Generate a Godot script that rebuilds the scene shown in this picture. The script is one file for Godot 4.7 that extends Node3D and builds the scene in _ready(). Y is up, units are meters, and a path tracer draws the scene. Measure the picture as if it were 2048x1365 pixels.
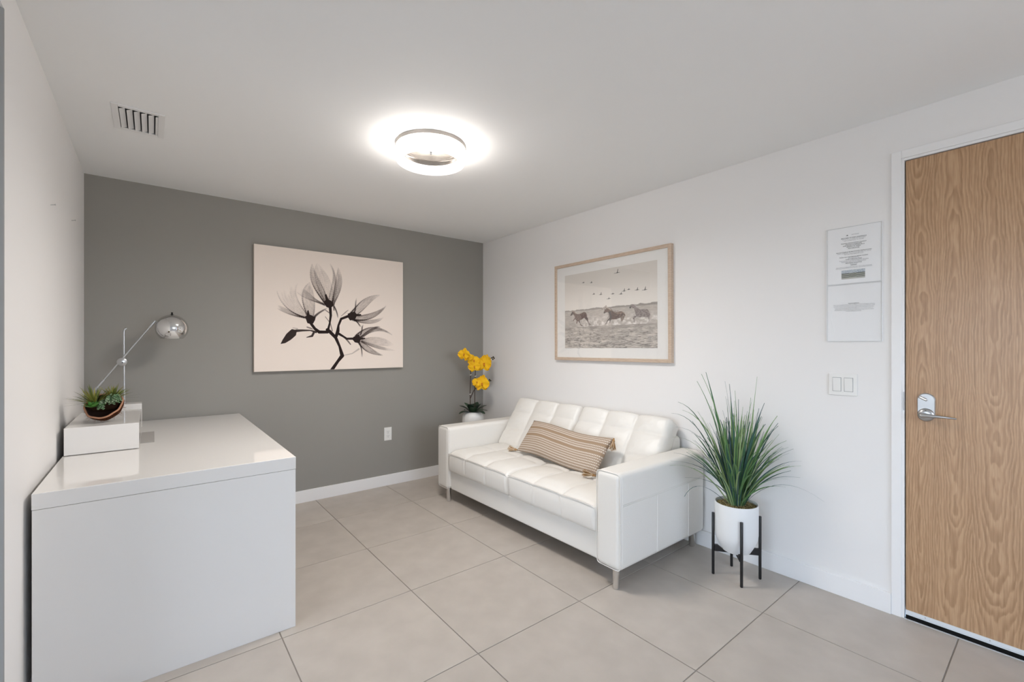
extends Node3D
# An entry room with a grey accent wall, white sofa, white lacquer desk, art, plants and an oak door.

const XL := -0.335
const XR := 2.717
const ZB := -3.87
const CEIL := 2.346
const ZE := 2.2
const XW := -4.6
const DAY := 0.37
const LED := 0.027
const LED_DOWN := 0.26

const BRANCHES := [
	[[471, 1005, 512, 930, 542, 882, 524, 801, 497, 724, 457, 673, 442, 659], [19.2, 16.2, 22.1, 13.3, 17.7, 19.2, 19.2], 0.97],
	[[442, 678, 388, 679, 360, 652, 339, 616, 328, 589], [16.2, 17.7, 14.8, 14.8, 17.7], 0.97],
	[[367, 680, 332, 667, 284, 668, 243, 672], [11.8, 6.6, 10.3, 14.8], 0.85],
	[[353, 685, 342, 713, 308, 725], [11.8, 11.8, 3.7], 0.85],
	[[446, 659, 457, 602, 464, 535, 460, 464], [13.3, 9.6, 13.3, 16.2], 0.97],
	[[474, 666, 462, 602, 428, 547], [7.4, 4.4, 3.7], 0.45],
	[[460, 517, 439, 499, 424, 486], [5.9, 6.6, 3.7], 0.45],
	[[486, 487, 483, 458, 491, 419], [6.6, 7.4, 3.7], 0.55],
	[[501, 710, 512, 667, 516, 619, 535, 560, 584, 534], [17.7, 19.2, 11.8, 13.3, 14.8], 0.97],
	[[512, 686, 550, 714, 573, 733, 623, 732], [14.8, 11.1, 11.8, 13.3], 0.97],
	[[561, 728, 581, 752, 600, 783], [5.9, 8.9, 5.9], 0.60],
	[[558, 878, 612, 864, 659, 825], [4.4, 5.9, 10.3], 0.20],
	[[311, 640, 332, 648, 346, 657], [7.4, 8.9, 4.4], 0.45],
	[[223, 649, 250, 654], [3.7, 5.9], 0.25],
	[[535, 536, 565, 501, 584, 480], [3.0, 6.6, 3.0], 0.35],
]
const BULBS := [
	[[248, 667, 216, 659, 184, 698, 161, 747, 149, 781, 177, 774, 210, 747, 241, 710], 0.90],
	[[297, 552, 308, 544, 312, 502, 319, 497, 326, 533, 365, 555, 361, 578, 349, 608, 332, 613, 312, 606], 0.95],
	[[420, 416, 430, 405, 424, 359, 435, 353, 449, 396, 477, 416, 484, 444, 462, 475, 435, 463], 0.95],
	[[581, 512, 629, 489, 643, 511, 675, 510, 678, 522, 643, 534, 631, 564, 596, 571, 579, 539], 0.95],
	[[619, 718, 660, 692, 671, 722, 705, 723, 708, 733, 673, 741, 665, 773, 631, 765, 615, 742], 0.95],
]
const PETALS := [
	[[435, 452, 374, 335, 304, 260, 342, 112], [446, 451, 439, 329, 374, 224, 342, 112], 0.85, 0.050],
	[[439, 442, 367, 299, 339, 173, 374, 101], [471, 431, 483, 344, 483, 211, 375, 99], 0.28, 0.035],
	[[471, 449, 483, 363, 494, 248, 515, 119], [479, 449, 520, 341, 569, 249, 515, 116], 0.70, 0.050],
	[[449, 451, 446, 329, 512, 198, 460, 92], [475, 440, 505, 323, 524, 216, 462, 92], 0.22, 0.025],
	[[304, 562, 223, 539, 148, 472, 129, 359], [318, 552, 277, 472, 216, 387, 250, 284], 0.60, 0.028],
	[[315, 553, 284, 454, 250, 347, 326, 266], [349, 551, 367, 457, 356, 346, 328, 266], 0.45, 0.045],
	[[299, 563, 223, 548, 177, 533, 132, 496], [297, 558, 236, 539, 171, 480, 135, 473], 0.50, 0.020],
	[[424, 448, 374, 419, 304, 416, 250, 356], [420, 434, 346, 412, 332, 340, 277, 327], 0.55, 0.022],
	[[354, 564, 374, 526, 410, 501, 442, 472], [354, 550, 367, 522, 402, 497, 439, 473], 0.40, 0.020],
	[[596, 511, 655, 436, 679, 346, 812, 328], [643, 521, 707, 463, 748, 380, 812, 332], 0.70, 0.040],
	[[623, 564, 715, 577, 806, 537, 862, 424], [651, 530, 731, 516, 806, 476, 861, 432], 0.80, 0.045],
	[[615, 568, 699, 592, 772, 619, 841, 535], [627, 561, 715, 572, 789, 558, 839, 535], 0.40, 0.025],
	[[627, 492, 643, 447, 627, 438, 644, 368], [631, 495, 644, 447, 631, 438, 644, 368], 0.30, 0.010],
	[[635, 707, 699, 632, 781, 579, 910, 692], [671, 722, 739, 671, 814, 623, 910, 692], 0.70, 0.050],
	[[663, 727, 739, 641, 797, 598, 822, 628], [675, 731, 748, 670, 789, 619, 822, 628], 0.40, 0.030],
	[[675, 741, 756, 710, 848, 698, 921, 785], [679, 751, 756, 781, 831, 811, 921, 790], 0.12, 0.030],
	[[659, 771, 699, 840, 739, 876, 837, 883], [675, 756, 739, 801, 781, 851, 837, 883], 0.70, 0.040],
	[[675, 756, 756, 801, 814, 841, 930, 838], [679, 751, 756, 781, 822, 801, 930, 838], 0.30, 0.025],
	[[663, 771, 683, 820, 681, 860, 683, 895], [665, 771, 684, 820, 683, 860, 683, 895], 0.35, 0.010],
	[[627, 566, 659, 584, 659, 613, 675, 623], [629, 568, 660, 586, 660, 613, 675, 623], 0.40, 0.010],
	[[671, 697, 691, 642, 675, 633, 692, 607], [672, 697, 692, 642, 676, 633, 692, 607], 0.35, 0.010],
	[[483, 449, 505, 495, 509, 523, 512, 552], [484, 449, 506, 495, 510, 523, 512, 552], 0.40, 0.010],
]
const HORSES := [
	[[445, 501, 458, 486, 475, 475, 497, 458, 504, 487, 534, 506, 583, 533, 610, 529, 632, 541, 658, 556, 647, 611, 551, 617, 529, 602, 518, 627, 501, 652, 498, 645, 512, 614, 518, 588, 509, 549, 484, 521, 467, 506, 453, 517], 196, 180, 168],
	[[94, 494, 109, 499, 124, 502, 140, 531, 166, 544, 210, 534, 242, 519, 263, 531, 274, 559, 272, 583, 288, 617, 292, 665, 332, 697, 297, 700, 282, 651, 254, 608, 238, 599, 210, 619, 188, 631, 192, 666, 210, 691, 232, 702, 204, 706, 179, 651, 166, 630, 155, 670, 144, 670, 150, 629, 134, 607, 121, 613, 109, 640, 105, 626, 113, 602, 129, 596, 124, 571, 113, 544, 95, 545, 75, 562, 70, 550, 85, 516], 112, 78, 64],
	[[498, 498, 523, 500, 551, 527, 578, 549, 605, 561, 653, 549, 684, 567, 697, 603, 679, 645, 666, 675, 655, 674, 658, 637, 642, 626, 605, 643, 562, 642, 542, 648, 539, 687, 530, 687, 533, 647, 518, 653, 495, 698, 483, 700, 506, 652, 526, 624, 531, 602, 523, 557, 512, 546, 490, 551, 474, 564, 466, 552, 478, 521], 108, 76, 62],
	[[778, 478, 801, 499, 810, 521, 835, 544, 869, 550, 907, 549, 926, 579, 936, 621, 927, 650, 931, 687, 920, 686, 914, 643, 878, 635, 840, 638, 805, 629, 786, 646, 792, 696, 781, 696, 773, 657, 767, 676, 770, 639, 781, 618, 801, 617, 791, 567, 781, 525, 761, 516, 742, 527, 736, 510, 756, 488], 158, 142, 136],
	[[70, 550, 85, 519, 102, 514, 105, 535, 92, 544, 77, 561], 62, 44, 40],
	[[466, 552, 476, 537, 490, 544, 474, 564], 60, 46, 42],
	[[736, 510, 748, 502, 753, 518, 742, 527], 40, 36, 36],
	[[518, 543, 542, 539, 556, 604, 545, 645, 537, 686, 530, 687, 533, 647, 518, 653, 495, 698, 483, 700, 509, 649, 530, 621, 537, 603], 58, 40, 36],
	[[134, 614, 153, 629, 188, 631, 193, 666, 210, 691, 232, 702, 204, 706, 180, 651, 166, 633], 72, 48, 42],
	[[254, 595, 274, 583, 289, 618, 294, 665, 332, 697, 297, 700, 282, 651], 78, 52, 46],
	[[647, 624, 679, 589, 694, 609, 679, 645, 666, 675, 655, 674], 150, 128, 112],
	[[572, 551, 610, 564, 653, 550, 681, 567, 647, 586, 594, 575], 150, 118, 100],
]
const MANES := [
	[[98, 498, 124, 509, 134, 534], 225, 208, 190, 12.3],
	[[498, 484, 526, 506, 551, 530], 215, 196, 176, 11.2],
	[[542, 502, 553, 521, 556, 534], 70, 55, 50, 9.0],
	[[783, 481, 803, 505, 810, 528], 215, 205, 198, 12.3],
	[[810, 524, 820, 537, 830, 544], 110, 95, 90, 9.0],
	[[676, 564, 705, 594, 709, 628, 697, 658], 206, 190, 172, 12.3],
	[[674, 557, 705, 569, 733, 596], 196, 182, 170, 7.8],
	[[923, 573, 937, 610, 939, 651, 935, 683], 190, 176, 168, 12.3],
	[[275, 569, 288, 597, 292, 625], 160, 130, 115, 6.7],
]
const BIRDS := [
	[615, 72, 1.3, 1.0],
	[235, 130, 0.7, 0.0],
	[329, 146, 0.7, 0.5],
	[357, 300, 0.7, 0.4],
	[437, 315, 0.8, 0.9],
	[568, 325, 0.8, 0.1],
	[653, 339, 0.8, 0.6],
	[685, 307, 0.9, 0.9],
	[732, 295, 0.7, 0.2],
	[814, 312, 0.9, 0.8],
	[887, 322, 1.0, 1.0],
	[525, 380, 0.9, 0.3],
]

var rng := RandomNumberGenerator.new()
var M := {}
var used := {}


class Shape:
	# Collects triangles with normals; corners are given counter-clockwise as seen from outside.
	var v := PackedVector3Array()
	var n := PackedVector3Array()
	var t := PackedVector2Array()
	var blank := false

	func corner(p: Vector3, m: Vector3, uv := Vector2.ZERO) -> void:
		v.append(p)
		n.append(m)
		t.append(uv)

	func quad(a: Vector3, b: Vector3, c: Vector3, d: Vector3) -> void:
		var m := (b - a).cross(c - a).normalized()
		if m == Vector3.ZERO:
			m = (c - a).cross(d - a).normalized()
		quad_n(a, b, c, d, m, m, m, m)

	func quad_n(a: Vector3, b: Vector3, c: Vector3, d: Vector3, na: Vector3, nb: Vector3, nc: Vector3, nd: Vector3) -> void:
		corner(a, na)
		corner(c, nc)
		corner(b, nb)
		corner(a, na)
		corner(d, nd)
		corner(c, nc)

	func quad_uv(a: Vector3, b: Vector3, c: Vector3, d: Vector3, ua := Vector2(0, 1), ub := Vector2(1, 1), uc := Vector2(1, 0), ud := Vector2(0, 0)) -> void:
		var m := (b - a).cross(c - a).normalized()
		corner(a, m, ua)
		corner(c, m, uc)
		corner(b, m, ub)
		corner(a, m, ua)
		corner(d, m, ud)
		corner(c, m, uc)

	func tri(a: Vector3, b: Vector3, c: Vector3) -> void:
		var m := (b - a).cross(c - a).normalized()
		corner(a, m)
		corner(c, m)
		corner(b, m)

	func steps(h: float, r: float, k: int, m: int) -> Array:
		var out := []
		if r > 0.0:
			for i in k:
				out.append(-h + r - r * tan(PI / 4.0 * (1.0 - float(i) / k)))
		for j in m + 1:
			out.append(lerpf(-h + r, h - r, float(j) / m))
		if r > 0.0:
			for i in k:
				out.append(h - r + r * tan(PI / 4.0 * float(i + 1) / k))
		return out

	# A box with rounded edges; bend(q) may reshape each point, in the box's own axes.
	func box(c: Vector3, s: Vector3, r := 0.0, k := 2, m := Vector3i.ONE, b := Basis.IDENTITY, bend = null) -> void:
		var h := s / 2.0
		var core := h - Vector3.ONE * r
		for axis in 3:
			var u := (axis + 1) % 3
			var w := (axis + 2) % 3
			var lu := steps(h[u], r, k, m[u])
			var lw := steps(h[w], r, k, m[w])
			for side in [-1.0, 1.0]:
				var ps := []
				var ns := []
				for i in lu.size():
					for j in lw.size():
						var p := Vector3.ZERO
						p[axis] = side * h[axis]
						p[u] = lu[i]
						p[w] = lw[j]
						var inner := p.clamp(-core, core)
						var m2 := (p - inner).normalized() if r > 0.0 else Vector3.ZERO
						if r <= 0.0:
							m2[axis] = side
						var q := inner + m2 * r if r > 0.0 else p
						if bend != null:
							q = bend.call(q)
						ps.append((c + b * q).snapped(Vector3.ONE * 0.00001))
						ns.append(b * m2)
				for i in lu.size() - 1:
					for j in lw.size() - 1:
						var e := i * lw.size() + j
						var f := e + lw.size()
						if side > 0:
							quad_n(ps[e], ps[f], ps[f + 1], ps[e + 1], ns[e], ns[f], ns[f + 1], ns[e + 1])
						else:
							quad_n(ps[e], ps[e + 1], ps[f + 1], ps[f], ns[e], ns[e + 1], ns[f + 1], ns[f])

	func span(a: Vector3, b: Vector3, r := 0.0, k := 2) -> void:
		box((a + b) / 2.0, (b - a).abs(), r, k)

	# Profile points are (radius, height), listed bottom to top along the outside.
	func lathe(prof: Array, seg := 32, x := Transform3D.IDENTITY, sharp := 0.6, wobble = null) -> void:
		var dirs := []
		for i in prof.size() - 1:
			var d: Vector2 = prof[i + 1] - prof[i]
			dirs.append(Vector2(d.y, -d.x).normalized())
		for i in prof.size() - 1:
			var n0: Vector2 = dirs[i]
			var n1: Vector2 = dirs[i]
			if i > 0 and dirs[i - 1].dot(dirs[i]) > sharp:
				n0 = (dirs[i - 1] + dirs[i]).normalized()
			if i < dirs.size() - 1 and dirs[i + 1].dot(dirs[i]) > sharp:
				n1 = (dirs[i + 1] + dirs[i]).normalized()
			for s in seg:
				var a0 := TAU * s / seg
				var a1 := TAU * (s + 1) / seg
				var c0 := Vector3(cos(a0), 0, -sin(a0))
				var c1 := Vector3(cos(a1), 0, -sin(a1))
				var p: Vector2 = prof[i]
				var q: Vector2 = prof[i + 1]
				var w0: float = wobble.call(a0) if wobble != null else 1.0
				var w1: float = wobble.call(a1) if wobble != null else 1.0
				quad_n(
					x * (c0 * p.x * w0 + Vector3.UP * p.y), x * (c1 * p.x * w1 + Vector3.UP * p.y), x * (c1 * q.x * w1 + Vector3.UP * q.y), x * (c0 * q.x * w0 + Vector3.UP * q.y),
					x.basis * (c0 * n0.x + Vector3.UP * n0.y), x.basis * (c1 * n0.x + Vector3.UP * n0.y), x.basis * (c1 * n1.x + Vector3.UP * n1.y), x.basis * (c0 * n1.x + Vector3.UP * n1.y)
				)

	func tube(pts: Array, rads: Array, seg := 8, caps := true) -> void:
		var rings := []
		var nrm := []
		var side := Vector3.ZERO
		for i in pts.size():
			var d: Vector3 = (pts[mini(i + 1, pts.size() - 1)] - pts[maxi(i - 1, 0)]).normalized()
			if side == Vector3.ZERO:
				side = d.cross(Vector3.UP if absf(d.y) < 0.9 else Vector3.RIGHT).normalized()
			side = (side - d * side.dot(d)).normalized()
			var up := d.cross(side)
			var r: float = rads[mini(i, rads.size() - 1)]
			var ring := []
			var rn := []
			for s in seg:
				var a := TAU * s / seg
				var o := side * cos(a) + up * sin(a)
				ring.append(pts[i] + o * r)
				rn.append(o)
			rings.append(ring)
			nrm.append(rn)
		for i in pts.size() - 1:
			for s in seg:
				var z := (s + 1) % seg
				quad_n(rings[i][s], rings[i][z], rings[i + 1][z], rings[i + 1][s], nrm[i][s], nrm[i][z], nrm[i + 1][z], nrm[i + 1][s])
		if caps:
			for s in seg:
				var z := (s + 1) % seg
				tri(pts[0], rings[0][z], rings[0][s])
				tri(pts[-1], rings[-1][s], rings[-1][z])

	func ball(c: Vector3, r: Vector3, seg := 12, rows := 8) -> void:
		for i in rows:
			for s in seg:
				var q := []
				for k in [[s, i], [s + 1, i], [s + 1, i + 1], [s, i + 1]]:
					var a: float = TAU * k[0] / seg
					var e: float = PI * k[1] / rows - PI / 2.0
					q.append(Vector3(cos(e) * cos(a), sin(e), -cos(e) * sin(a)))
				quad_n(c + q[0] * r, c + q[1] * r, c + q[2] * r, c + q[3] * r, q[0], q[1], q[2], q[3])

	# A strip that tapers: pts along its spine, half widths, and the direction across it.
	func blade(pts: Array, half: Array, across: Vector3, fold: float) -> void:
		for i in pts.size() - 1:
			var d: Vector3 = (pts[i + 1] - pts[i]).normalized()
			var s := (across - d * across.dot(d)).normalized()
			var up := s.cross(d).normalized()
			var a0: Vector3 = pts[i] - s * half[i] + up * half[i] * fold
			var b0: Vector3 = pts[i] + s * half[i] + up * half[i] * fold
			var a1: Vector3 = pts[i + 1] - s * half[i + 1] + up * half[i + 1] * fold
			var b1: Vector3 = pts[i + 1] + s * half[i + 1] + up * half[i + 1] * fold
			quad(a0, pts[i], pts[i + 1], a1)
			quad(pts[i], b0, b1, pts[i + 1])

	func mesh(smooth := false) -> ArrayMesh:
		if smooth:
			var st := SurfaceTool.new()
			st.begin(Mesh.PRIMITIVE_TRIANGLES)
			st.set_smooth_group(0)
			for i in v.size():
				st.set_uv(t[i])
				st.add_vertex(v[i])
			st.generate_normals()
			return st.commit()
		var arrays := []
		arrays.resize(Mesh.ARRAY_MAX)
		arrays[Mesh.ARRAY_VERTEX] = v
		arrays[Mesh.ARRAY_NORMAL] = n
		arrays[Mesh.ARRAY_TEX_UV] = t
		var m := ArrayMesh.new()
		m.add_surface_from_arrays(Mesh.PRIMITIVE_TRIANGLES, arrays)
		return m


func put(called: String, shape, mat: Material, parent: Node = self, smooth := false) -> MeshInstance3D:
	var o := MeshInstance3D.new()
	o.name = called
	o.mesh = shape.mesh(smooth) if shape is Shape else shape
	o.material_override = mat
	o.cast_shadow = GeometryInstance3D.SHADOW_CASTING_SETTING_ON
	parent.add_child(o, true)
	return o


func thing(called: String, label: String, category: String, at := Vector3.ZERO, group := "") -> Node3D:
	var o := Node3D.new()
	used[called] = used.get(called, -1) + 1
	o.name = called if used[called] == 0 else "%s_%03d" % [called, used[called]]
	add_child(o)
	o.position = at
	tag(o, label, category, group)
	return o


func tag(o: Node, label: String, category: String, group := "") -> void:
	o.set_meta("label", label)
	o.set_meta("category", category)
	if group:
		o.set_meta("group", group)


func structure(o: Node, label: String, category: String) -> void:
	tag(o, label, category)
	o.set_meta("kind", "structure")


func rgb(r: int, g: int, b: int) -> Color:
	return Color8(r, g, b)


func paint(c: Color, rough := 0.6, spec := 0.5) -> StandardMaterial3D:
	var m := StandardMaterial3D.new()
	m.albedo_color = c
	m.roughness = rough
	m.metallic_specular = spec
	return m


func metal(c: Color, rough: float) -> StandardMaterial3D:
	var m := paint(c, rough)
	m.metallic = 1.0
	return m


func noise(freq: float, size := 256, octaves := 4, s := 1, bumps := false, strength := 4.0) -> NoiseTexture2D:
	var f := FastNoiseLite.new()
	f.seed = s
	f.frequency = freq
	f.fractal_octaves = octaves
	f.noise_type = FastNoiseLite.TYPE_SIMPLEX_SMOOTH
	var t := NoiseTexture2D.new()
	t.noise = f
	t.width = size
	t.height = size
	t.seamless = true
	t.as_normal_map = bumps
	t.bump_strength = strength
	return t


func ramp(t: NoiseTexture2D, a: Color, b: Color) -> NoiseTexture2D:
	var g := Gradient.new()
	g.set_color(0, a)
	g.set_color(1, b)
	t.color_ramp = g
	return t


func relief(m: StandardMaterial3D, t: Texture2D, amount: float, per_metre: float) -> void:
	m.normal_enabled = true
	m.normal_texture = t
	m.normal_scale = amount
	m.uv1_triplanar = true
	m.uv1_world_triplanar = true
	m.uv1_scale = Vector3.ONE * per_metre


func make_materials() -> void:
	M.white_wall = paint(rgb(237, 235, 233), 0.62, 0.35)
	M.grey_wall = paint(rgb(151, 148, 142), 0.55, 0.4)
	M.ceiling = paint(rgb(246, 246, 245), 0.75, 0.3)
	M.trim = paint(rgb(240, 239, 238), 0.4, 0.5)
	M.grout = paint(rgb(150, 143, 136), 0.9, 0.2)
	M.tiles = []
	for k in 3:
		var m := paint(Color.WHITE, 0.42, 0.45)
		var base: Color = [rgb(190, 181, 171), rgb(193, 184, 174), rgb(188, 179, 169)][k]
		m.albedo_texture = ramp(noise(0.008, 512, 5, 20 + k), base.darkened(0.045), base.lightened(0.04))
		m.uv1_triplanar = true
		m.uv1_world_triplanar = true
		m.uv1_scale = Vector3.ONE * 1.3
		M.tiles.append(m)
	M.lacquer = paint(rgb(232, 229, 225), 0.06, 0.6)
	M.leather = paint(rgb(233, 230, 224), 0.42, 0.5)
	relief(M.leather, noise(0.05, 256, 5, 3, true, 3.0), 0.3, 9.0)
	M.leather_seam = paint(rgb(226, 222, 216), 0.5)
	M.chrome = metal(rgb(222, 222, 222), 0.06)
	M.satin = metal(rgb(186, 187, 188), 0.3)
	M.nickel = metal(rgb(196, 192, 188), 0.22)
	M.steel = metal(rgb(176, 178, 180), 0.3)
	M.lamp_white = paint(rgb(226, 222, 216), 0.25, 0.6)
	M.black_metal = paint(rgb(26, 27, 30), 0.38, 0.5)
	M.black = paint(rgb(14, 14, 15), 0.7, 0.3)
	M.ceramic = paint(rgb(236, 235, 232), 0.4, 0.5)
	M.matte_pot = paint(rgb(230, 231, 231), 0.5, 0.4)
	M.plastic = paint(rgb(236, 235, 232), 0.35, 0.5)
	M.paper = paint(rgb(247, 247, 247), 0.6, 0.3)
	M.ink = paint(rgb(52, 52, 54), 0.7, 0.2)
	M.faint_ink = paint(rgb(120, 120, 122), 0.7, 0.2)
	M.acrylic = paint(Color(1, 1, 1, 0.04), 0.04, 0.5)
	M.acrylic.transparency = BaseMaterial3D.TRANSPARENCY_ALPHA
	M.acrylic_edge = paint(rgb(236, 237, 238), 0.2, 0.6)
	M.glass = paint(Color(1, 1, 1, 0.06), 0.02, 0.5)
	M.glass.transparency = BaseMaterial3D.TRANSPARENCY_ALPHA


func _ready() -> void:
	rng.seed = 11
	# --- camera ---
	var cam := Camera3D.new()
	cam.name = "camera"
	add_child(cam)
	cam.position = Vector3(0, 1.26, 0)
	cam.rotation_degrees = Vector3(0, -38.777, 0)
	var near := 0.05
	cam.set_frustum(near * 1365.0 / 895.0, Vector2(0, near * 10.5 / 895.0), near, 60.0)
	cam.current = true
	# --- sky and exposure ---
	var env := Environment.new()
	var sky := Sky.new()
	var air := ProceduralSkyMaterial.new()
	air.sky_top_color = rgb(150, 185, 225)
	air.sky_horizon_color = rgb(225, 234, 242)
	air.ground_bottom_color = rgb(120, 118, 112)
	air.ground_horizon_color = rgb(190, 192, 190)
	air.sky_energy_multiplier = 2.6
	sky.sky_material = air
	env.background_mode = Environment.BG_SKY
	env.sky = sky
	env.tonemap_mode = Environment.TONE_MAPPER_LINEAR
	env.tonemap_exposure = 1.12
	env.sdfgi_enabled = true
	env.ssao_enabled = true
	env.ssil_enabled = true
	var world := WorldEnvironment.new()
	world.name = "world"
	world.environment = env
	add_child(world)
	# --- daylight coming in at the living-room window, left of the camera, then added fill from behind ---
	daylight("window_daylight", Vector2(3.4, 2.05), DAY, Vector3(XW + 0.1, 1.12, 0.1), -90.0)
	daylight("added_fill_behind", Vector2(1.8, 1.2), DAY * 1.95, Vector3(1.3, 1.5, ZE - 0.06), 0.0)  # unseen light added to lift the ambient level from behind the camera

	make_materials()
	build_floor()
	build_shell()
	build_window()
	build_door()
	build_desk()
	build_sofa()
	build_canvas()
	build_framed_print()
	build_ceiling_light()
	build_vent()
	build_desk_things()
	build_pillow()
	build_grass()
	build_orchid()
	build_notices()
	build_small_fittings()


func daylight(called: String, size: Vector2, energy: float, at: Vector3, turn: float) -> void:
	var day := AreaLight3D.new()
	day.name = called
	day.area_size = size
	day.area_normalize_energy = false
	day.light_energy = energy
	day.light_color = rgb(250, 252, 255)
	day.shadow_enabled = true
	day.area_range = 30.0
	add_child(day)
	day.position = at
	day.rotation_degrees = Vector3(0, turn, 0)


func build_floor() -> void:
	var f := Node3D.new()
	f.name = "floor"
	add_child(f)
	structure(f, "floor of large square beige-grey porcelain tiles with thin grout lines", "floor")
	var bed := Shape.new()
	bed.span(Vector3(XL - 0.12, -0.08, ZB - 0.12), Vector3(XR + 0.2, -0.0025, ZE + 0.12))
	put("grout_bed", bed, M.grout, f)
	var far := Shape.new()
	far.span(Vector3(XW - 0.12, -0.08, -2.72), Vector3(XL - 0.12, 0.0, ZE + 0.12))
	put("living_room_floor", far, M.tiles[0], f)
	var px := 0.6045
	var pz := 0.609
	var gap := 0.0022
	var full := {}
	for i in range(-3, 4):
		for j in range(-9, 6):
			var x0 := maxf(1.04 + i * px, XL - 0.11)
			var x1 := minf(1.04 + (i + 1) * px, XR + 0.02)
			var z0 := maxf(-0.298 + j * pz, ZB - 0.01)
			var z1 := minf(-0.298 + (j + 1) * pz, ZE + 0.01)
			if x1 - x0 < 0.02 or z1 - z0 < 0.02:
				continue
			var size := Vector3(x1 - x0 - gap * 2, 0.012, z1 - z0 - gap * 2)
			var key := "%.3f %.3f" % [size.x, size.z]
			if not full.has(key):
				var s := Shape.new()
				s.box(Vector3.ZERO, size, 0.0012, 1)
				full[key] = s.mesh()
			var o := put("tile", full[key], M.tiles[absi(i * 7 + j * 3 + i * j) % 3], f)
			o.position = Vector3((x0 + x1) / 2, -0.006, (z0 + z1) / 2)


func wall(called: String, spans: Array, mat: Material, label: String) -> void:
	var s := Shape.new()
	for k in spans:
		s.span(k[0], k[1])
	structure(put(called, s, mat), label, "wall")


func build_shell() -> void:
	var c := Shape.new()
	c.span(Vector3(XW - 0.12, CEIL, ZB - 0.12), Vector3(XR + 0.2, CEIL + 0.12, -2.932))
	c.span(Vector3(XW - 0.12, CEIL, -2.932), Vector3(-0.122, CEIL + 0.12, -2.682))
	c.span(Vector3(0.022, CEIL, -2.932), Vector3(XR + 0.2, CEIL + 0.12, -2.682))
	c.span(Vector3(XW - 0.12, CEIL, -2.682), Vector3(XR + 0.2, CEIL + 0.12, ZE + 0.12))
	structure(put("ceiling", c, M.ceiling), "smooth white painted ceiling", "ceiling")
	wall("wall_back", [[Vector3(XL - 0.12, -0.08, ZB - 0.12), Vector3(XR + 0.2, CEIL, ZB)]], M.grey_wall, "dark grey painted accent wall behind desk and canvas print")
	wall("wall_right", [
		[Vector3(XR, -0.08, ZB), Vector3(XR + 0.2, CEIL, -0.524)],
		[Vector3(XR, 2.168, -0.524), Vector3(XR + 0.2, CEIL, 0.488)],
		[Vector3(XR, -0.08, 0.488), Vector3(XR + 0.2, CEIL, ZE)],
	], M.white_wall, "white painted wall with the oak door and framed horse print")
	wall("wall_left", [
		[Vector3(XL - 0.12, -0.08, ZB), Vector3(XL, CEIL, -1.93)],
		[Vector3(XL - 0.12, 2.237, -1.93), Vector3(XL, CEIL, ZE)],
	], M.white_wall, "white painted wall beside the desk, ending at an opening")
	wall("wall_front", [
		[Vector3(XW - 0.12, -0.08, ZE), Vector3(0.4, CEIL, ZE + 0.12)],
		[Vector3(2.2, -0.08, ZE), Vector3(XR + 0.2, CEIL, ZE + 0.12)],
		[Vector3(0.4, -0.08, ZE), Vector3(2.2, 0.9, ZE + 0.12)],
		[Vector3(0.4, 2.1, ZE), Vector3(2.2, CEIL, ZE + 0.12)],
	], M.white_wall, "white wall behind the viewpoint")
	wall("wall_living_room_back", [[Vector3(XW - 0.12, -0.08, -2.72), Vector3(XL - 0.12, CEIL, -2.6)]], M.white_wall, "white living room wall beyond the opening")
	wall("wall_living_room_window", [
		[Vector3(XW - 0.12, -0.08, -2.6), Vector3(XW, CEIL, -1.6)],
		[Vector3(XW - 0.12, -0.08, 1.8), Vector3(XW, CEIL, ZE)],
		[Vector3(XW - 0.12, 2.15, -1.6), Vector3(XW, CEIL, 1.8)],
		[Vector3(XW - 0.12, -0.08, -1.6), Vector3(XW, 0.08, 1.8)],
	], M.white_wall, "white living room wall around the wide window")
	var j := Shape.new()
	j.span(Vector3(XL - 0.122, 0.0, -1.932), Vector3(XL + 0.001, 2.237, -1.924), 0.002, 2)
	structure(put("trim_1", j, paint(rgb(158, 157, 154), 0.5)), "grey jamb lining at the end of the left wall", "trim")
	var b := Shape.new()
	b.box(Vector3((XL + XR) / 2, 0.0485, ZB + 0.006), Vector3(XR - XL, 0.097, 0.012), 0.002)
	structure(put("baseboard_back", b, M.trim), "white baseboard along the grey accent wall", "baseboard")
	b = Shape.new()
	b.box(Vector3(XR - 0.007, 0.0485, (ZB - 0.524) / 2), Vector3(0.014, 0.097, -0.524 - ZB), 0.002)
	structure(put("baseboard_right", b, M.trim), "white baseboard along the wall behind the sofa", "baseboard")
	b = Shape.new()
	b.box(Vector3(XL + 0.005, 0.0485, (ZB - 1.93) / 2), Vector3(0.01, 0.097, -1.93 - ZB), 0.002)
	structure(put("baseboard_left", b, M.trim), "white baseboard behind the desk along the left wall", "baseboard")


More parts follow.
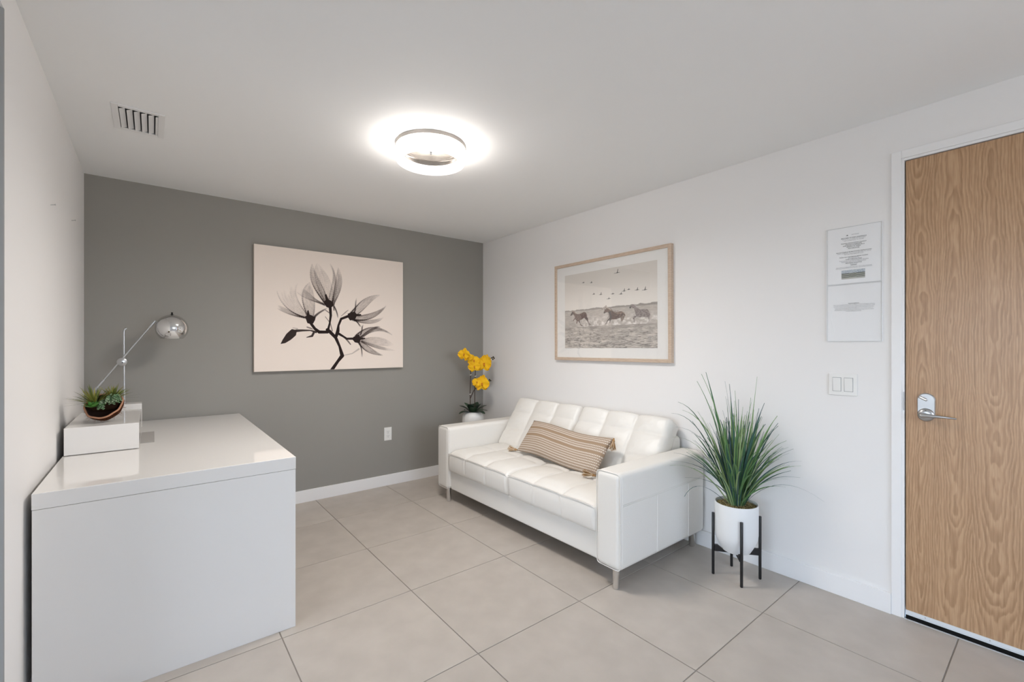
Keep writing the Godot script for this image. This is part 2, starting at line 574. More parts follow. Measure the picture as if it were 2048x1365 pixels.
func build_window() -> void:
	var w := Node3D.new()
	w.name = "window_1"
	add_child(w)
	structure(w, "wide white framed living room window", "window")
	for k in 5:
		var z := -1.6 + 0.85 * k
		var s := Shape.new()
		s.box(Vector3(XW - 0.06, 1.115, clampf(z, -1.575, 1.775)), Vector3(0.06, 2.07, 0.05), 0.004, 1)
		put("mullion", s, M.trim, w)
	for y in [0.105, 2.125]:
		var s := Shape.new()
		s.box(Vector3(XW - 0.06, y, 0.1), Vector3(0.06, 0.05, 3.3), 0.004, 1)
		put("rail", s, M.trim, w)
	for k in 4:
		var s := Shape.new()
		s.span(Vector3(XW - 0.063, 0.13, -1.575 + 0.85 * k), Vector3(XW - 0.057, 2.1, -0.775 + 0.85 * k))
		put("pane", s, M.glass, w)
	var r := Node3D.new()
	r.name = "window_2"  # unseen window, added to go with the ambient fill light
	add_child(r)
	structure(r, "added white framed window for fill light, unseen behind the viewpoint", "window")
	for x in [0.425, 1.3, 2.175]:
		var s := Shape.new()
		s.box(Vector3(x, 1.5, ZE + 0.06), Vector3(0.05, 1.2, 0.06), 0.004, 1)
		put("mullion", s, M.trim, r)
	for y in [0.925, 2.075]:
		var s := Shape.new()
		s.box(Vector3(1.3, y, ZE + 0.06), Vector3(1.7, 0.05, 0.06), 0.004, 1)
		put("rail", s, M.trim, r)
	for x in [0.45, 1.325]:
		var s := Shape.new()
		s.span(Vector3(x, 0.95, ZE + 0.057), Vector3(x + 0.825, 2.05, ZE + 0.063))
		put("pane", s, M.glass, r)


func oak_texture() -> ImageTexture:
	# Crown-cut veneer: rings of a log sliced nearly parallel to its axis, in five leaves, with fine pores.
	var w := 460
	var h := 1060
	var img := Image.create(w, h, false, Image.FORMAT_RGB8)
	var slow := FastNoiseLite.new()
	slow.seed = 5
	slow.frequency = 1.0
	slow.fractal_octaves = 3
	var pore := FastNoiseLite.new()
	pore.seed = 9
	pore.frequency = 1.0
	pore.fractal_octaves = 2
	var edges := [0.0, 0.115, 0.235, 0.375, 0.62, 0.80, 1.01]
	var light := rgb(208, 175, 140)
	var mid := rgb(185, 148, 113)
	var dark := rgb(151, 116, 84)
	for y in h:
		var fy := float(y) / h * 2.1
		var leaf := -1
		var heart := 0.0
		var depth := 0.0
		for x in w:
			var fx := float(x) / w
			var now := 0
			while fx >= edges[now + 1]:
				now += 1
			if now != leaf:
				leaf = now
				heart = 0.020 * slow.get_noise_2d(fy * 0.7, 40.0 + leaf * 9.0)
				var crown: float = [0.034, 0.045, 0.16, 0.10, 0.20, 0.08][leaf]
				depth = crown * 0.55 + crown * 0.45 * sin(fy * [3.1, 2.7, 1.0, 1.5, 0.8, 1.7][leaf] + leaf * 2.1) + 0.010 * slow.get_noise_2d(fy * 3.0, 7.0 + leaf * 13.0)
			var u: float = (fx - (edges[leaf] + edges[leaf + 1]) / 2.0) * 0.91 + heart
			var wave := slow.get_noise_2d(fx * 14.0, fy * 3.0) * 0.0055 + slow.get_noise_2d(fx * 60.0, fy * 11.0) * 0.0014
			var ring := (sqrt(u * u + depth * depth) + wave) * 125.0
			var g := ring - floorf(ring)
			var band := smoothstep(0.0, 0.75, g) * (1.0 - smoothstep(0.82, 1.0, g))
			var fine := pore.get_noise_2d(fx * 320.0, fy * 9.0)
			var streak := pore.get_noise_2d(fx * 60.0 + 50.0, fy * 0.9)
			var c := mid.lerp(dark, clampf(band * 0.55 + streak * 0.45, 0.0, 1.0)).lerp(light, clampf(0.28 - band * 0.30 + fine * 0.5, 0.0, 1.0))
			img.set_pixel(x, y, c)
	return ImageTexture.create_from_image(img)


func build_door() -> void:
	var d := Node3D.new()
	d.name = "door_1"
	add_child(d)
	structure(d, "oak veneer entry door with lever lock in a white metal frame", "door")
	var x := XR + 0.004
	var z0 := -0.474
	var z1 := 0.438
	var oak := paint(Color.WHITE, 0.3, 0.5)
	oak.albedo_texture = oak_texture()
	var s := Shape.new()
	s.span(Vector3(x, 0.040, z0), Vector3(x + 0.045, 2.118, z1), 0.001, 1)
	put("leaf_core", s, paint(rgb(150, 120, 94), 0.5), d)
	s = Shape.new()
	var f := x - 0.0006
	s.quad_uv(Vector3(f, 0.041, z0 + 0.001), Vector3(f, 0.041, z1 - 0.001), Vector3(f, 2.117, z1 - 0.001), Vector3(f, 2.117, z0 + 0.001))
	put("oak_veneer", s, oak, d)
	# frame: a flat face proud of the wall, a step, and a stop behind the leaf
	for side in 2:
		s = Shape.new()
		var a := -0.524 if side == 0 else 0.452
		s.span(Vector3(XR - 0.008, 0, a), Vector3(XR + 0.06, 2.168, a + 0.036), 0.0015, 1)
		var b := -0.489 if side == 0 else 0.4405
		s.span(Vector3(XR - 0.003, 0, b), Vector3(XR + 0.06, 2.132, b + 0.0115), 0.001, 1)
		s.span(Vector3(XR + 0.052, 0, -0.488 if side == 0 else 0.42), Vector3(XR + 0.15, 2.13, -0.456 if side == 0 else 0.452))
		put("frame_jamb", s, M.trim, d)
	s = Shape.new()
	s.span(Vector3(XR - 0.008, 2.132, -0.488), Vector3(XR + 0.06, 2.168, 0.452), 0.0015, 1)
	s.span(Vector3(XR - 0.003, 2.1205, -0.4775), Vector3(XR + 0.06, 2.132, 0.4405), 0.001, 1)
	s.span(Vector3(XR + 0.052, 2.10, -0.456), Vector3(XR + 0.15, 2.13, 0.42))
	put("frame_head", s, M.trim, d)
	# strike plate
	s = Shape.new()
	s.box(Vector3(XR - 0.0045, 1.006, -0.4795), Vector3(0.005, 0.085, 0.004), 0.001, 1)
	put("strike_plate", s, M.satin, d)
	# sweep at the foot
	s = Shape.new()
	s.span(Vector3(x - 0.0055, 0.0255, z0 + 0.001), Vector3(x + 0.02, 0.041, z1 - 0.001), 0.001, 1)
	s.span(Vector3(x - 0.0065, 0.0205, z0 + 0.001), Vector3(x + 0.01, 0.0250, z1 - 0.001), 0.001, 1)
	var sweep := put("door_sweep", s, paint(rgb(222, 226, 230), 0.35), d)
	for k in 5:
		s = Shape.new()
		s.lathe([Vector2(0.0, -0.0005), Vector2(0.0026, -0.0005), Vector2(0.0022, 0.001), Vector2(0.0, 0.0012)], 12, Transform3D(Basis(Vector3.BACK, PI / 2), Vector3(x - 0.0055, 0.0340, -0.406 + 0.2 * k)))
		put("screw", s, M.steel, sweep)
	s = Shape.new()
	s.span(Vector3(x - 0.0062, 0.0016, z0 + 0.001), Vector3(x + 0.012, 0.0205, z1 - 0.001), 0.002, 2)
	put("rubber_seal", s, M.black, d)
	s = Shape.new()
	s.span(Vector3(x - 0.011, -0.003, -0.478), Vector3(x + 0.12, 0.0015, 0.4405), 0.0005, 1)
	put("threshold", s, paint(rgb(208, 210, 212), 0.4), d)
	# lock: an oblong escutcheon, thumb turn above, rose and lever below
	var lock_z := -0.403
	s = Shape.new()
	var pts := []
	for k in 13:
		var a := PI * k / 12.0
		pts.append(Vector2(cos(a) * 0.0305, 1.019 + sin(a) * 0.0295))
	for k in 13:
		var a := PI + PI * k / 12.0
		pts.append(Vector2(cos(a) * 0.0305, 0.953 + sin(a) * 0.0295))
	slab(s, pts, x, lock_z, 0.009, 0.004)
	var plate := put("lock_plate", s, M.satin, d)
	s = Shape.new()
	s.box(Vector3(x - 0.016, 1.025, lock_z - 0.009), Vector3(0.014, 0.0125, 0.034), 0.005, 3, Vector3i.ONE, Basis(Vector3.RIGHT, 0.5))
	put("thumb_turn", s, M.chrome, plate)
	s = Shape.new()
	var face := Basis(Vector3.BACK, PI / 2)
	s.lathe([Vector2(0.0295, 0.0), Vector2(0.029, 0.004), Vector2(0.024, 0.009), Vector2(0.014, 0.0115), Vector2(0.0, 0.012)], 32, Transform3D(face, Vector3(x - 0.008, 0.951, lock_z)), 0.2)
	var rose := put("rose", s, M.satin, plate)
	s = Shape.new()
	s.tube([Vector3(x - 0.016, 0.950, lock_z), Vector3(x - 0.04, 0.950, lock_z)], [0.0095, 0.0088], 16)
	s.tube([Vector3(x - 0.040, 0.950, lock_z - 0.014), Vector3(x - 0.043, 0.9505, lock_z + 0.0), Vector3(x - 0.046, 0.951, lock_z + 0.03), Vector3(x - 0.047, 0.9515, lock_z + 0.06), Vector3(x - 0.044, 0.950, lock_z + 0.085), Vector3(x - 0.038, 0.948, lock_z + 0.101)], [0.0085, 0.0095, 0.0075, 0.0055, 0.0042, 0.0034], 14)
	put("lever", s, M.satin, plate)
	s = Shape.new()
	s.lathe([Vector2(0.0028, 0.0), Vector2(0.0028, 0.0012), Vector2(0.0, 0.0012)], 10, Transform3D(face, Vector3(x - 0.0172, 0.969, lock_z)))
	put("status_dot", s, M.black, rose)


# A flat slab whose outline is given in (z offset, y), facing -x, with its front edge drawn in by bevel.
func slab(s: Shape, pts: Array, x: float, z: float, depth: float, bevel: float) -> void:
	var mid := Vector2.ZERO
	for p in pts:
		mid += p / pts.size()
	for k in pts.size():
		var p: Vector2 = pts[k]
		var q: Vector2 = pts[(k + 1) % pts.size()]
		var pi2: Vector2 = p - (p - mid).normalized() * bevel
		var qi: Vector2 = q - (q - mid).normalized() * bevel
		var a := Vector3(x, p.y, z + p.x)
		var b := Vector3(x, q.y, z + q.x)
		var a1 := Vector3(x - depth * 0.6, p.y, z + p.x)
		var b1 := Vector3(x - depth * 0.6, q.y, z + q.x)
		var a2 := Vector3(x - depth, pi2.y, z + pi2.x)
		var b2 := Vector3(x - depth, qi.y, z + qi.x)
		s.quad(a, b, b1, a1)
		s.quad(a1, b1, b2, a2)
		s.tri(Vector3(x - depth, mid.y, z + mid.x), a2, b2)


func build_desk() -> void:
	var d := thing("desk", "long glossy white lacquer desk with panel sides against the left wall", "desk", Vector3(0.093, 0, -3.015))
	var s := Shape.new()
	s.box(Vector3(0, 0.7355, 0), Vector3(0.82, 0.055, 1.675), 0.0022, 3)
	put("desk_top", s, M.lacquer, d)
	s = Shape.new()
	s.box(Vector3(0, 0.3535, 0.8145), Vector3(0.818, 0.707, 0.044), 0.0015, 2)
	put("end_panel", s, M.lacquer, d)
	s = Shape.new()
	s.box(Vector3(0, 0.3535, -0.8145), Vector3(0.818, 0.707, 0.044), 0.0015, 2)
	put("end_panel", s, M.lacquer, d)
	s = Shape.new()
	s.box(Vector3(-0.38, 0.3935, 0), Vector3(0.03, 0.625, 1.58), 0.0015, 2)
	put("modesty_panel", s, M.lacquer, d)


func cell(u: float, flat: float) -> float:
	var q := clampf(u - floorf(u), 0.0, 1.0)
	return pow(clampf(4.0 * q * (1.0 - q), 0.0, 1.0), flat)


func build_sofa() -> void:
	var origin := Vector3(2.275, 0, -2.36)
	var sofa := thing("sofa", "white leather two-seat sofa with tufted cushions and chrome legs", "sofa", origin)
	var wrinkle := FastNoiseLite.new()
	wrinkle.seed = 4
	wrinkle.frequency = 1.0
	wrinkle.fractal_octaves = 3
	# arms
	for side in [-1.0, 1.0]:
		var s := Shape.new()
		var soft := func(q: Vector3) -> Vector3:
			var bulge := 0.004 * cell((q.x + 0.425) / 0.85, 0.5) * cell((q.y + 0.2525) / 0.505, 0.5)
			q.z += signf(q.z) * bulge
			q += Vector3.ONE * 0.0012 * wrinkle.get_noise_3d(q.x * 9.0, q.y * 9.0, q.z * 9.0 + side)
			return q
		s.box(Vector3(0, 0.3535, side * 0.85), Vector3(0.85, 0.503, 0.16), 0.03, 4, Vector3i(22, 14, 6), Basis.IDENTITY, soft)
		var arm := put("arm", s, M.leather, sofa, true)
		# welt round the front face and seams on the outer side
		s = Shape.new()
		var welt := []
		for k in 41:
			var a := TAU * k / 40.0
			var p := Vector2(cos(a), sin(a))
			var q := Vector2(signf(p.x) * pow(absf(p.x), 0.22) * 0.0775, signf(p.y) * pow(absf(p.y), 0.1) * 0.248)
			welt.append(Vector3(-0.4165, 0.3535 + q.y, side * 0.85 + q.x))
		s.tube(welt, [0.0028], 6, false)
		put("welt", s, M.leather, arm)
		var zo: float = side * 0.9335
		s = Shape.new()
		for y in [0.437, 0.445]:
			var line := []
			for k in 13:
				line.append(Vector3(-0.40 + 0.80 * k / 12.0, y + 0.008 * k / 12.0, zo))
			s.tube(line, [0.0016], 5)
		for px in [-0.096, 0.226]:
			s.tube([Vector3(px, 0.125, zo), Vector3(px, 0.28, zo + side * 0.0005), Vector3(px, 0.436, zo)], [0.0032], 6)
		put("side_seams", s, M.leather, arm)
	# base rail and back frame
	var s := Shape.new()
	s.box(Vector3(0.005, 0.178, 0), Vector3(0.80, 0.15, 1.545), 0.014, 3)
	put("base_rail", s, M.leather, sofa)
	s = Shape.new()
	s.box(Vector3(0.37, 0.40, 0), Vector3(0.11, 0.55, 1.545), 0.03, 3)
	put("back_frame", s, M.leather, sofa)
	# seat cushions: three columns and two rows of tufting each, the front hanging over the rail
	for side in [-1.0, 1.0]:
		s = Shape.new()
		var seat := func(q: Vector3) -> Vector3:
			var u := (q.z + 0.3845) / 0.769 * 3.0
			var w := (q.x + 0.29) / 0.58
			var puff := cell(u, 0.30) * (0.55 + 0.45 * cell(w * 2.0, 0.35))
			var edge := cell((q.z + 0.3845) / 0.769, 0.25)
			var top := smoothstep(0.02, 0.07, q.y)
			var front := smoothstep(-0.22, -0.285, q.x)
			var fold := cos(u * PI) * cos(u * PI)
			fold = pow(fold, 10.0)
			var crease := wrinkle.get_noise_3d(q.z * 42.0 + side * 7.0, q.x * 5.0, q.y * 4.0)
			q.y += top * (0.030 * puff * edge - 0.014 + 0.006 * crease * (0.35 + fold))
			q.x -= front * (0.012 * (1.0 - pow(absf(q.y) / 0.09, 2.0)) * (0.5 + 0.5 * cell(u, 0.4)))
			q.x += front * 0.007 * crease * (0.3 + 1.4 * fold)
			q.y -= front * top * 0.012
			return q
		s.box(Vector3(-0.118, 0.336, side * 0.3855), Vector3(0.60, 0.17, 0.769), 0.028, 4, Vector3i(34, 8, 72), Basis.IDENTITY, seat)
		var cushion := put("seat_cushion", s, M.leather, sofa, true)
		s = Shape.new()
		var line := []
		for k in 31:
			var z: float = side * 0.3855 - 0.37 + 0.74 * k / 30.0
			var u := k / 30.0 * 3.0
			line.append(Vector3(-0.4245 - 0.003 * cell(u, 0.4), 0.398 + 0.006 * cell(u, 0.4), z))
		s.tube(line, [0.003], 6)
		put("piping", s, M.leather_seam, cushion)
	# back cushions lean back; three columns, tufted in three rows
	var lean := Basis(Vector3.BACK, -atan2(0.26, 0.39))
	for side in [-1.0, 1.0]:
		s = Shape.new()
		var back := func(q: Vector3) -> Vector3:
			var u := (q.z + 0.3855) / 0.771 * 3.0
			var w := (q.y - 0.102) / 0.168 + 3.0
			var face := smoothstep(0.01, -0.05, q.x)
			var crease := wrinkle.get_noise_3d(q.z * 16.0, q.y * 24.0, side * 5.0)
			var puff := cell(u, 0.42) * (0.35 + 0.65 * cell(w, 0.35))
			q.x -= face * (0.032 * puff - 0.010 + 0.004 * crease)
			if q.y > 0.2:
				q.y -= 0.006 * (1.0 - cell(u, 0.25))
			return q
		s.box(Vector3(0.245, 0.572, side * 0.385), Vector3(0.12, 0.47, 0.771), 0.035, 4, Vector3i(6, 44, 66), lean, back)
		put("back_cushion", s, M.leather, sofa, true)
	for p in [Vector3(-0.395, 0, 0.885), Vector3(-0.395, 0, -0.80), Vector3(0.375, 0, 0.87), Vector3(0.375, 0, -0.80)]:
		s = Shape.new()
		s.lathe([Vector2(0.0, 0.0), Vector2(0.014, 0.0), Vector2(0.017, 0.004), Vector2(0.017, 0.022), Vector2(0.0185, 0.024), Vector2(0.0185, 0.11), Vector2(0, 0.11)], 24, Transform3D(Basis.IDENTITY, p), 0.6)
		put("leg", s, M.chrome, sofa)


# --- flat prints ---

func ink_line(d: PackedFloat32Array, w: int, h: int, a: Vector2, b: Vector2, ra: float, rb: float, alpha: float, add: bool) -> void:
	var r := maxf(ra, rb) + 1.0
	var x0 := clampi(int(minf(a.x, b.x) - r), 0, w - 1)
	var x1 := clampi(int(maxf(a.x, b.x) + r) + 1, 0, w - 1)
	var y0 := clampi(int(minf(a.y, b.y) - r), 0, h - 1)
	var y1 := clampi(int(maxf(a.y, b.y) + r) + 1, 0, h - 1)
	var ab := b - a
	var l2 := maxf(ab.length_squared(), 0.0001)
	for y in range(y0, y1 + 1):
		for x in range(x0, x1 + 1):
			var p := Vector2(x, y)
			var k := clampf((p - a).dot(ab) / l2, 0.0, 1.0)
			var cover := clampf(lerpf(ra, rb, k) - p.distance_to(a + ab * k) + 0.5, 0.0, 1.0) * alpha
			if cover > 0.0:
				var i := y * w + x
				d[i] = 1.0 - (1.0 - d[i]) * (1.0 - cover) if add else maxf(d[i], cover)


func bez(p: Array, t: float, sx: float, sy: float) -> Vector2:
	var a := Vector2(p[0] * sx, p[1] * sy)
	var b := Vector2(p[2] * sx, p[3] * sy)
	var c := Vector2(p[4] * sx, p[5] * sy)
	var e := Vector2(p[6] * sx, p[7] * sy)
	return a.bezier_interpolate(b, c, e, t)


func flower_print() -> ImageTexture:
	var w := 1000
	var h := 800
	var d := PackedFloat32Array()
	d.resize(w * h)
	var sy := 0.8
	for petal in PETALS:
		var lines := 26
		for k in lines + 1:
			var f := float(k) / lines
			var edge := k == 0 or k == lines
			var jitter := 0.0 if edge else rng.randf_range(-0.04, 0.04)
			var reach := 1.0 if edge else rng.randf_range(0.72, 0.99)
			var last := Vector2.ZERO
			for i in 19:
				var t := float(i) / 18.0 * reach
				var p := bez(petal[0], t, 1.0, sy).lerp(bez(petal[1], t, 1.0, sy), clampf(f + jitter * t, 0.0, 1.0))
				if i > 0:
					if edge:
						var strong: float = petal[2] * (1.0 if k == 0 else 0.55) * (1.05 - 0.85 * t)
						var wide := lerpf(4.4, 0.9, minf(t * 1.4, 1.0)) * (1.0 if k == 0 else 0.7)
						ink_line(d, w, h, last, p, wide, wide, minf(strong * 1.1, 0.95), true)
						ink_line(d, w, h, last, p, wide + 4.0, wide + 4.0, strong * 0.16, true)
					else:
						var grey: float = petal[3] * 0.85 * (1.5 - 1.1 * t) * rng.randf_range(0.3, 1.7)
						ink_line(d, w, h, last, p, 2.4 + 3.2 * t, 2.4 + 3.2 * t, grey, true)
				last = p
	for b in BRANCHES:
		var pts: Array = b[0]
		var wide: Array = b[1]
		for i in wide.size() - 1:
			ink_line(d, w, h, Vector2(pts[i * 2], pts[i * 2 + 1] * sy), Vector2(pts[i * 2 + 2], pts[i * 2 + 3] * sy), wide[i] * 0.6, wide[i + 1] * 0.6, b[2], false)
	for b in BULBS:
		var poly := PackedVector2Array()
		for i in b[0].size() / 2:
			poly.append(Vector2(b[0][i * 2], b[0][i * 2 + 1] * sy))
		fill_ink(d, w, h, poly, b[1])
	var img := Image.create(w, h, false, Image.FORMAT_RGB8)
	var paper := rgb(246, 233, 222)
	var ink := rgb(40, 31, 30)
	var weave := FastNoiseLite.new()
	weave.seed = 3
	weave.frequency = 0.4
	for y in h:
		for x in w:
			var c := paper.lerp(ink, d[y * w + x])
			img.set_pixel(x, y, c.darkened(0.012 + 0.02 * weave.get_noise_2d(x, y)))
	return ImageTexture.create_from_image(img)


func fill_ink(d: PackedFloat32Array, w: int, h: int, poly: PackedVector2Array, alpha: float) -> void:
	var box := Rect2(poly[0], Vector2.ZERO)
	for p in poly:
		box = box.expand(p)
	for y in range(maxi(0, int(box.position.y)), mini(h, int(box.end.y) + 1)):
		for x in range(maxi(0, int(box.position.x)), mini(w, int(box.end.x) + 1)):
			if Geometry2D.is_point_in_polygon(Vector2(x, y), poly):
				d[y * w + x] = maxf(d[y * w + x], alpha)


func build_canvas() -> void:
	var c := thing("canvas_print", "cream canvas print of a dark translucent magnolia branch on grey wall", "canvas print", Vector3(1.195, 1.549, ZB))
	var s := Shape.new()
	s.box(Vector3(0, 0, 0.018), Vector3(1.201, 0.966, 0.034), 0.002, 2)
	put("stretched_canvas", s, paint(rgb(240, 227, 216), 0.8, 0.2), c)
	s = Shape.new()
	s.quad_uv(Vector3(-0.599, -0.4815, 0.0355), Vector3(0.599, -0.4815, 0.0355), Vector3(0.599, 0.4815, 0.0355), Vector3(-0.599, 0.4815, 0.0355))
	var m := paint(Color.WHITE, 0.75, 0.2)
	m.albedo_texture = flower_print()
	put("print_face", s, m, c)


func horse_print() -> ImageTexture:
	var w := 700
	var h := 480
	var img := Image.create(w, h, false, Image.FORMAT_RGB8)
	var n := FastNoiseLite.new()
	n.seed = 21
	n.frequency = 1.0
	n.fractal_octaves = 4
	for y in h:
		var v := float(y) / h
		for x in w:
			var u := float(x) / w
			var c: Color
			var tree := 0.493 - 0.022 * absf(n.get_noise_2d(u * 9.0, 3.0)) - 0.010 * absf(n.get_noise_2d(u * 60.0, 9.0)) - 0.008 * u
			if v < tree:
				c = rgb(216, 209, 200).lerp(rgb(238, 232, 224), smoothstep(0.05, 0.48, v))
			elif v < 0.502:
				c = rgb(140, 132, 124).lerp(rgb(165, 157, 148), 0.5 + n.get_noise_2d(u * 80.0, v * 200.0))
			elif v < 0.715:
				c = rgb(206, 197, 187).lerp(rgb(160, 151, 142), clampf(0.35 + 0.8 * n.get_noise_2d(u * 14.0, v * 160.0), 0.0, 1.0))
				var spray := smoothstep(0.53, 0.68, v) * clampf(0.25 + 1.5 * n.get_noise_2d(u * 16.0 + 4.0, v * 16.0), 0.0, 1.0) * smoothstep(0.12, 0.3, u)
				c = c.lerp(rgb(244, 239, 233), spray)
			else:
				var deep := v - 0.715
				c = rgb(216, 207, 196).lerp(rgb(160, 151, 142), clampf(0.45 + 0.9 * n.get_noise_2d(u * 5.0, v * 22.0) + 0.5 * exp(-deep * 30.0) + 0.3 * exp(-pow((u - 0.52) * 8.0, 2.0)), 0.0, 1.0))
			img.set_pixel(x, y, c)
	# ripples: short level strokes, dark and pale, growing towards the bottom edge
	for pass_ in 2:
		var d := PackedFloat32Array()
		d.resize(w * h)
		for k in 620:
			var v := 0.725 + 0.275 * rng.randf()
			var big := 0.5 + (v - 0.72) * 3.4
			var p := Vector2(rng.randf() * w, v * h)
			var q := p + Vector2(rng.randf_range(8.0, 26.0) * big, rng.randf_range(-1.5, 1.5))
			ink_line(d, w, h, p, q, 0.5 * big, 1.25 * big, rng.randf_range(0.3, 0.9), false)
		for i in d.size():
			if d[i] > 0.0:
				var x := i % w
				var y := i / w
				img.set_pixel(x, y, img.get_pixel(x, y).lerp(rgb(66, 60, 57) if pass_ == 0 else rgb(222, 213, 202), d[i] * (1.0 if pass_ == 0 else 0.55)))
	for a in HORSES:
		var poly := PackedVector2Array()
		for i in a[0].size() / 2:
			poly.append(Vector2(a[0][i * 2] * w, a[0][i * 2 + 1] * h) / 1000.0)
		var box := Rect2(poly[0], Vector2.ZERO)
		for p in poly:
			box = box.expand(p)
		for y in range(int(box.position.y), mini(h, int(box.end.y) + 1)):
			for x in range(int(box.position.x), mini(w, int(box.end.x) + 1)):
				if Geometry2D.is_point_in_polygon(Vector2(x, y), poly):
					var c := Color8(a[1], a[2], a[3]).darkened(0.12)
					c = c.lightened(clampf(0.35 * n.get_noise_2d(x * 0.06, y * 0.10), 0.0, 1.0))
					c = c.darkened(clampf(-0.4 * n.get_noise_2d(x * 0.06, y * 0.10), 0.0, 1.0))
					if y > h * 0.66 and n.get_noise_2d(x * 0.2, y * 0.2) > 0.12:
						continue
					img.set_pixel(x, y, c)
	for a in MANES:
		var d := PackedFloat32Array()
		d.resize(w * h)
		var k: int = a[0].size() / 2
		for i in k - 1:
			ink_line(d, w, h, Vector2(a[0][i * 2] * w, a[0][i * 2 + 1] * h) / 1000.0, Vector2(a[0][i * 2 + 2] * w, a[0][i * 2 + 3] * h) / 1000.0, a[4] * 0.30, a[4] * 0.24, 0.8, false)
		for i in d.size():
			if d[i] > 0.0:
				var x := i % w
				var y := i / w
				img.set_pixel(x, y, img.get_pixel(x, y).lerp(Color8(a[1], a[2], a[3]), d[i] * (0.6 + 0.5 * n.get_noise_2d(x * 0.3, y * 0.3))))
	for b in BIRDS:
		var d := PackedFloat32Array()
		d.resize(w * h)
		var p := Vector2(b[0] * w, b[1] * h) / 1000.0
		var k: float = b[2] * 9.0
		ink_line(d, w, h, p - Vector2(k * 2.0, -0.5), p + Vector2(k * 1.4, 0), 0.9, 1.2, 0.75, false)
		ink_line(d, w, h, p - Vector2(k * 0.45, 0), p + Vector2(k * 0.4, 0), 2.0, 1.7, 0.95, false)
		ink_line(d, w, h, p, p + Vector2(k * 0.45 * b[3], -k * (0.5 + 1.3 * b[3])), 3.0, 1.4, 0.95, false)
		for i in d.size():
			if d[i] > 0.0:
				var x := i % w
				var y := i / w
				img.set_pixel(x, y, img.get_pixel(x, y).lerp(rgb(34, 31, 30), d[i]))
	return ImageTexture.create_from_image(img)


func build_framed_print() -> void:
	var f := thing("framed_print", "light wood framed photo print of horses running through water, above sofa", "framed print", Vector3(XR, 1.5455, -2.2075))
	var wood := paint(rgb(212, 197, 182), 0.5, 0.35)
	wood.albedo_texture = ramp(noise(0.03, 256, 4, 30), rgb(226, 214, 202), rgb(255, 250, 244))
	wood.uv1_triplanar = true
	wood.uv1_scale = Vector3(4, 16, 2)
	var hz := 0.552
	var hy := 0.3995
	var b := 0.024
	for k in [-1.0, 1.0]:
		var s := Shape.new()
		s.box(Vector3(-0.016, 0, k * (hz - b / 2)), Vector3(0.032, hy * 2, b), 0.0015, 2)
		put("frame_stile", s, wood, f)
		s = Shape.new()
		s.box(Vector3(-0.016, k * (hy - b / 2), 0), Vector3(0.032, b, (hz - b) * 2), 0.0015, 2)
		put("frame_rail", s, wood, f)
	var s := Shape.new()
	s.span(Vector3(-0.022, -hy + b, -hz + b), Vector3(-0.004, hy - b, hz - b))
	put("mat_board", s, paint(rgb(238, 236, 232), 0.75, 0.2), f)
	s = Shape.new()
	var z0 := -2.6455 + 2.2075
	var z1 := -1.7644 + 2.2075
	var y0 := 1.246 - 1.5455
	var y1 := 1.851 - 1.5455
	s.quad_uv(Vector3(-0.0226, y0, z0), Vector3(-0.0226, y0, z1), Vector3(-0.0226, y1, z1), Vector3(-0.0226, y1, z0))
	var m := paint(Color.WHITE, 0.6, 0.25)
	m.albedo_texture = horse_print()
	put("photo", s, m, f)
	s = Shape.new()
	s.span(Vector3(-0.0265, -hy + b, -hz + b), Vector3(-0.0245, hy - b, hz - b))
	put("glazing", s, M.glass, f)
	f.rotation.x = -0.004


# --- lighting and air fittings ---

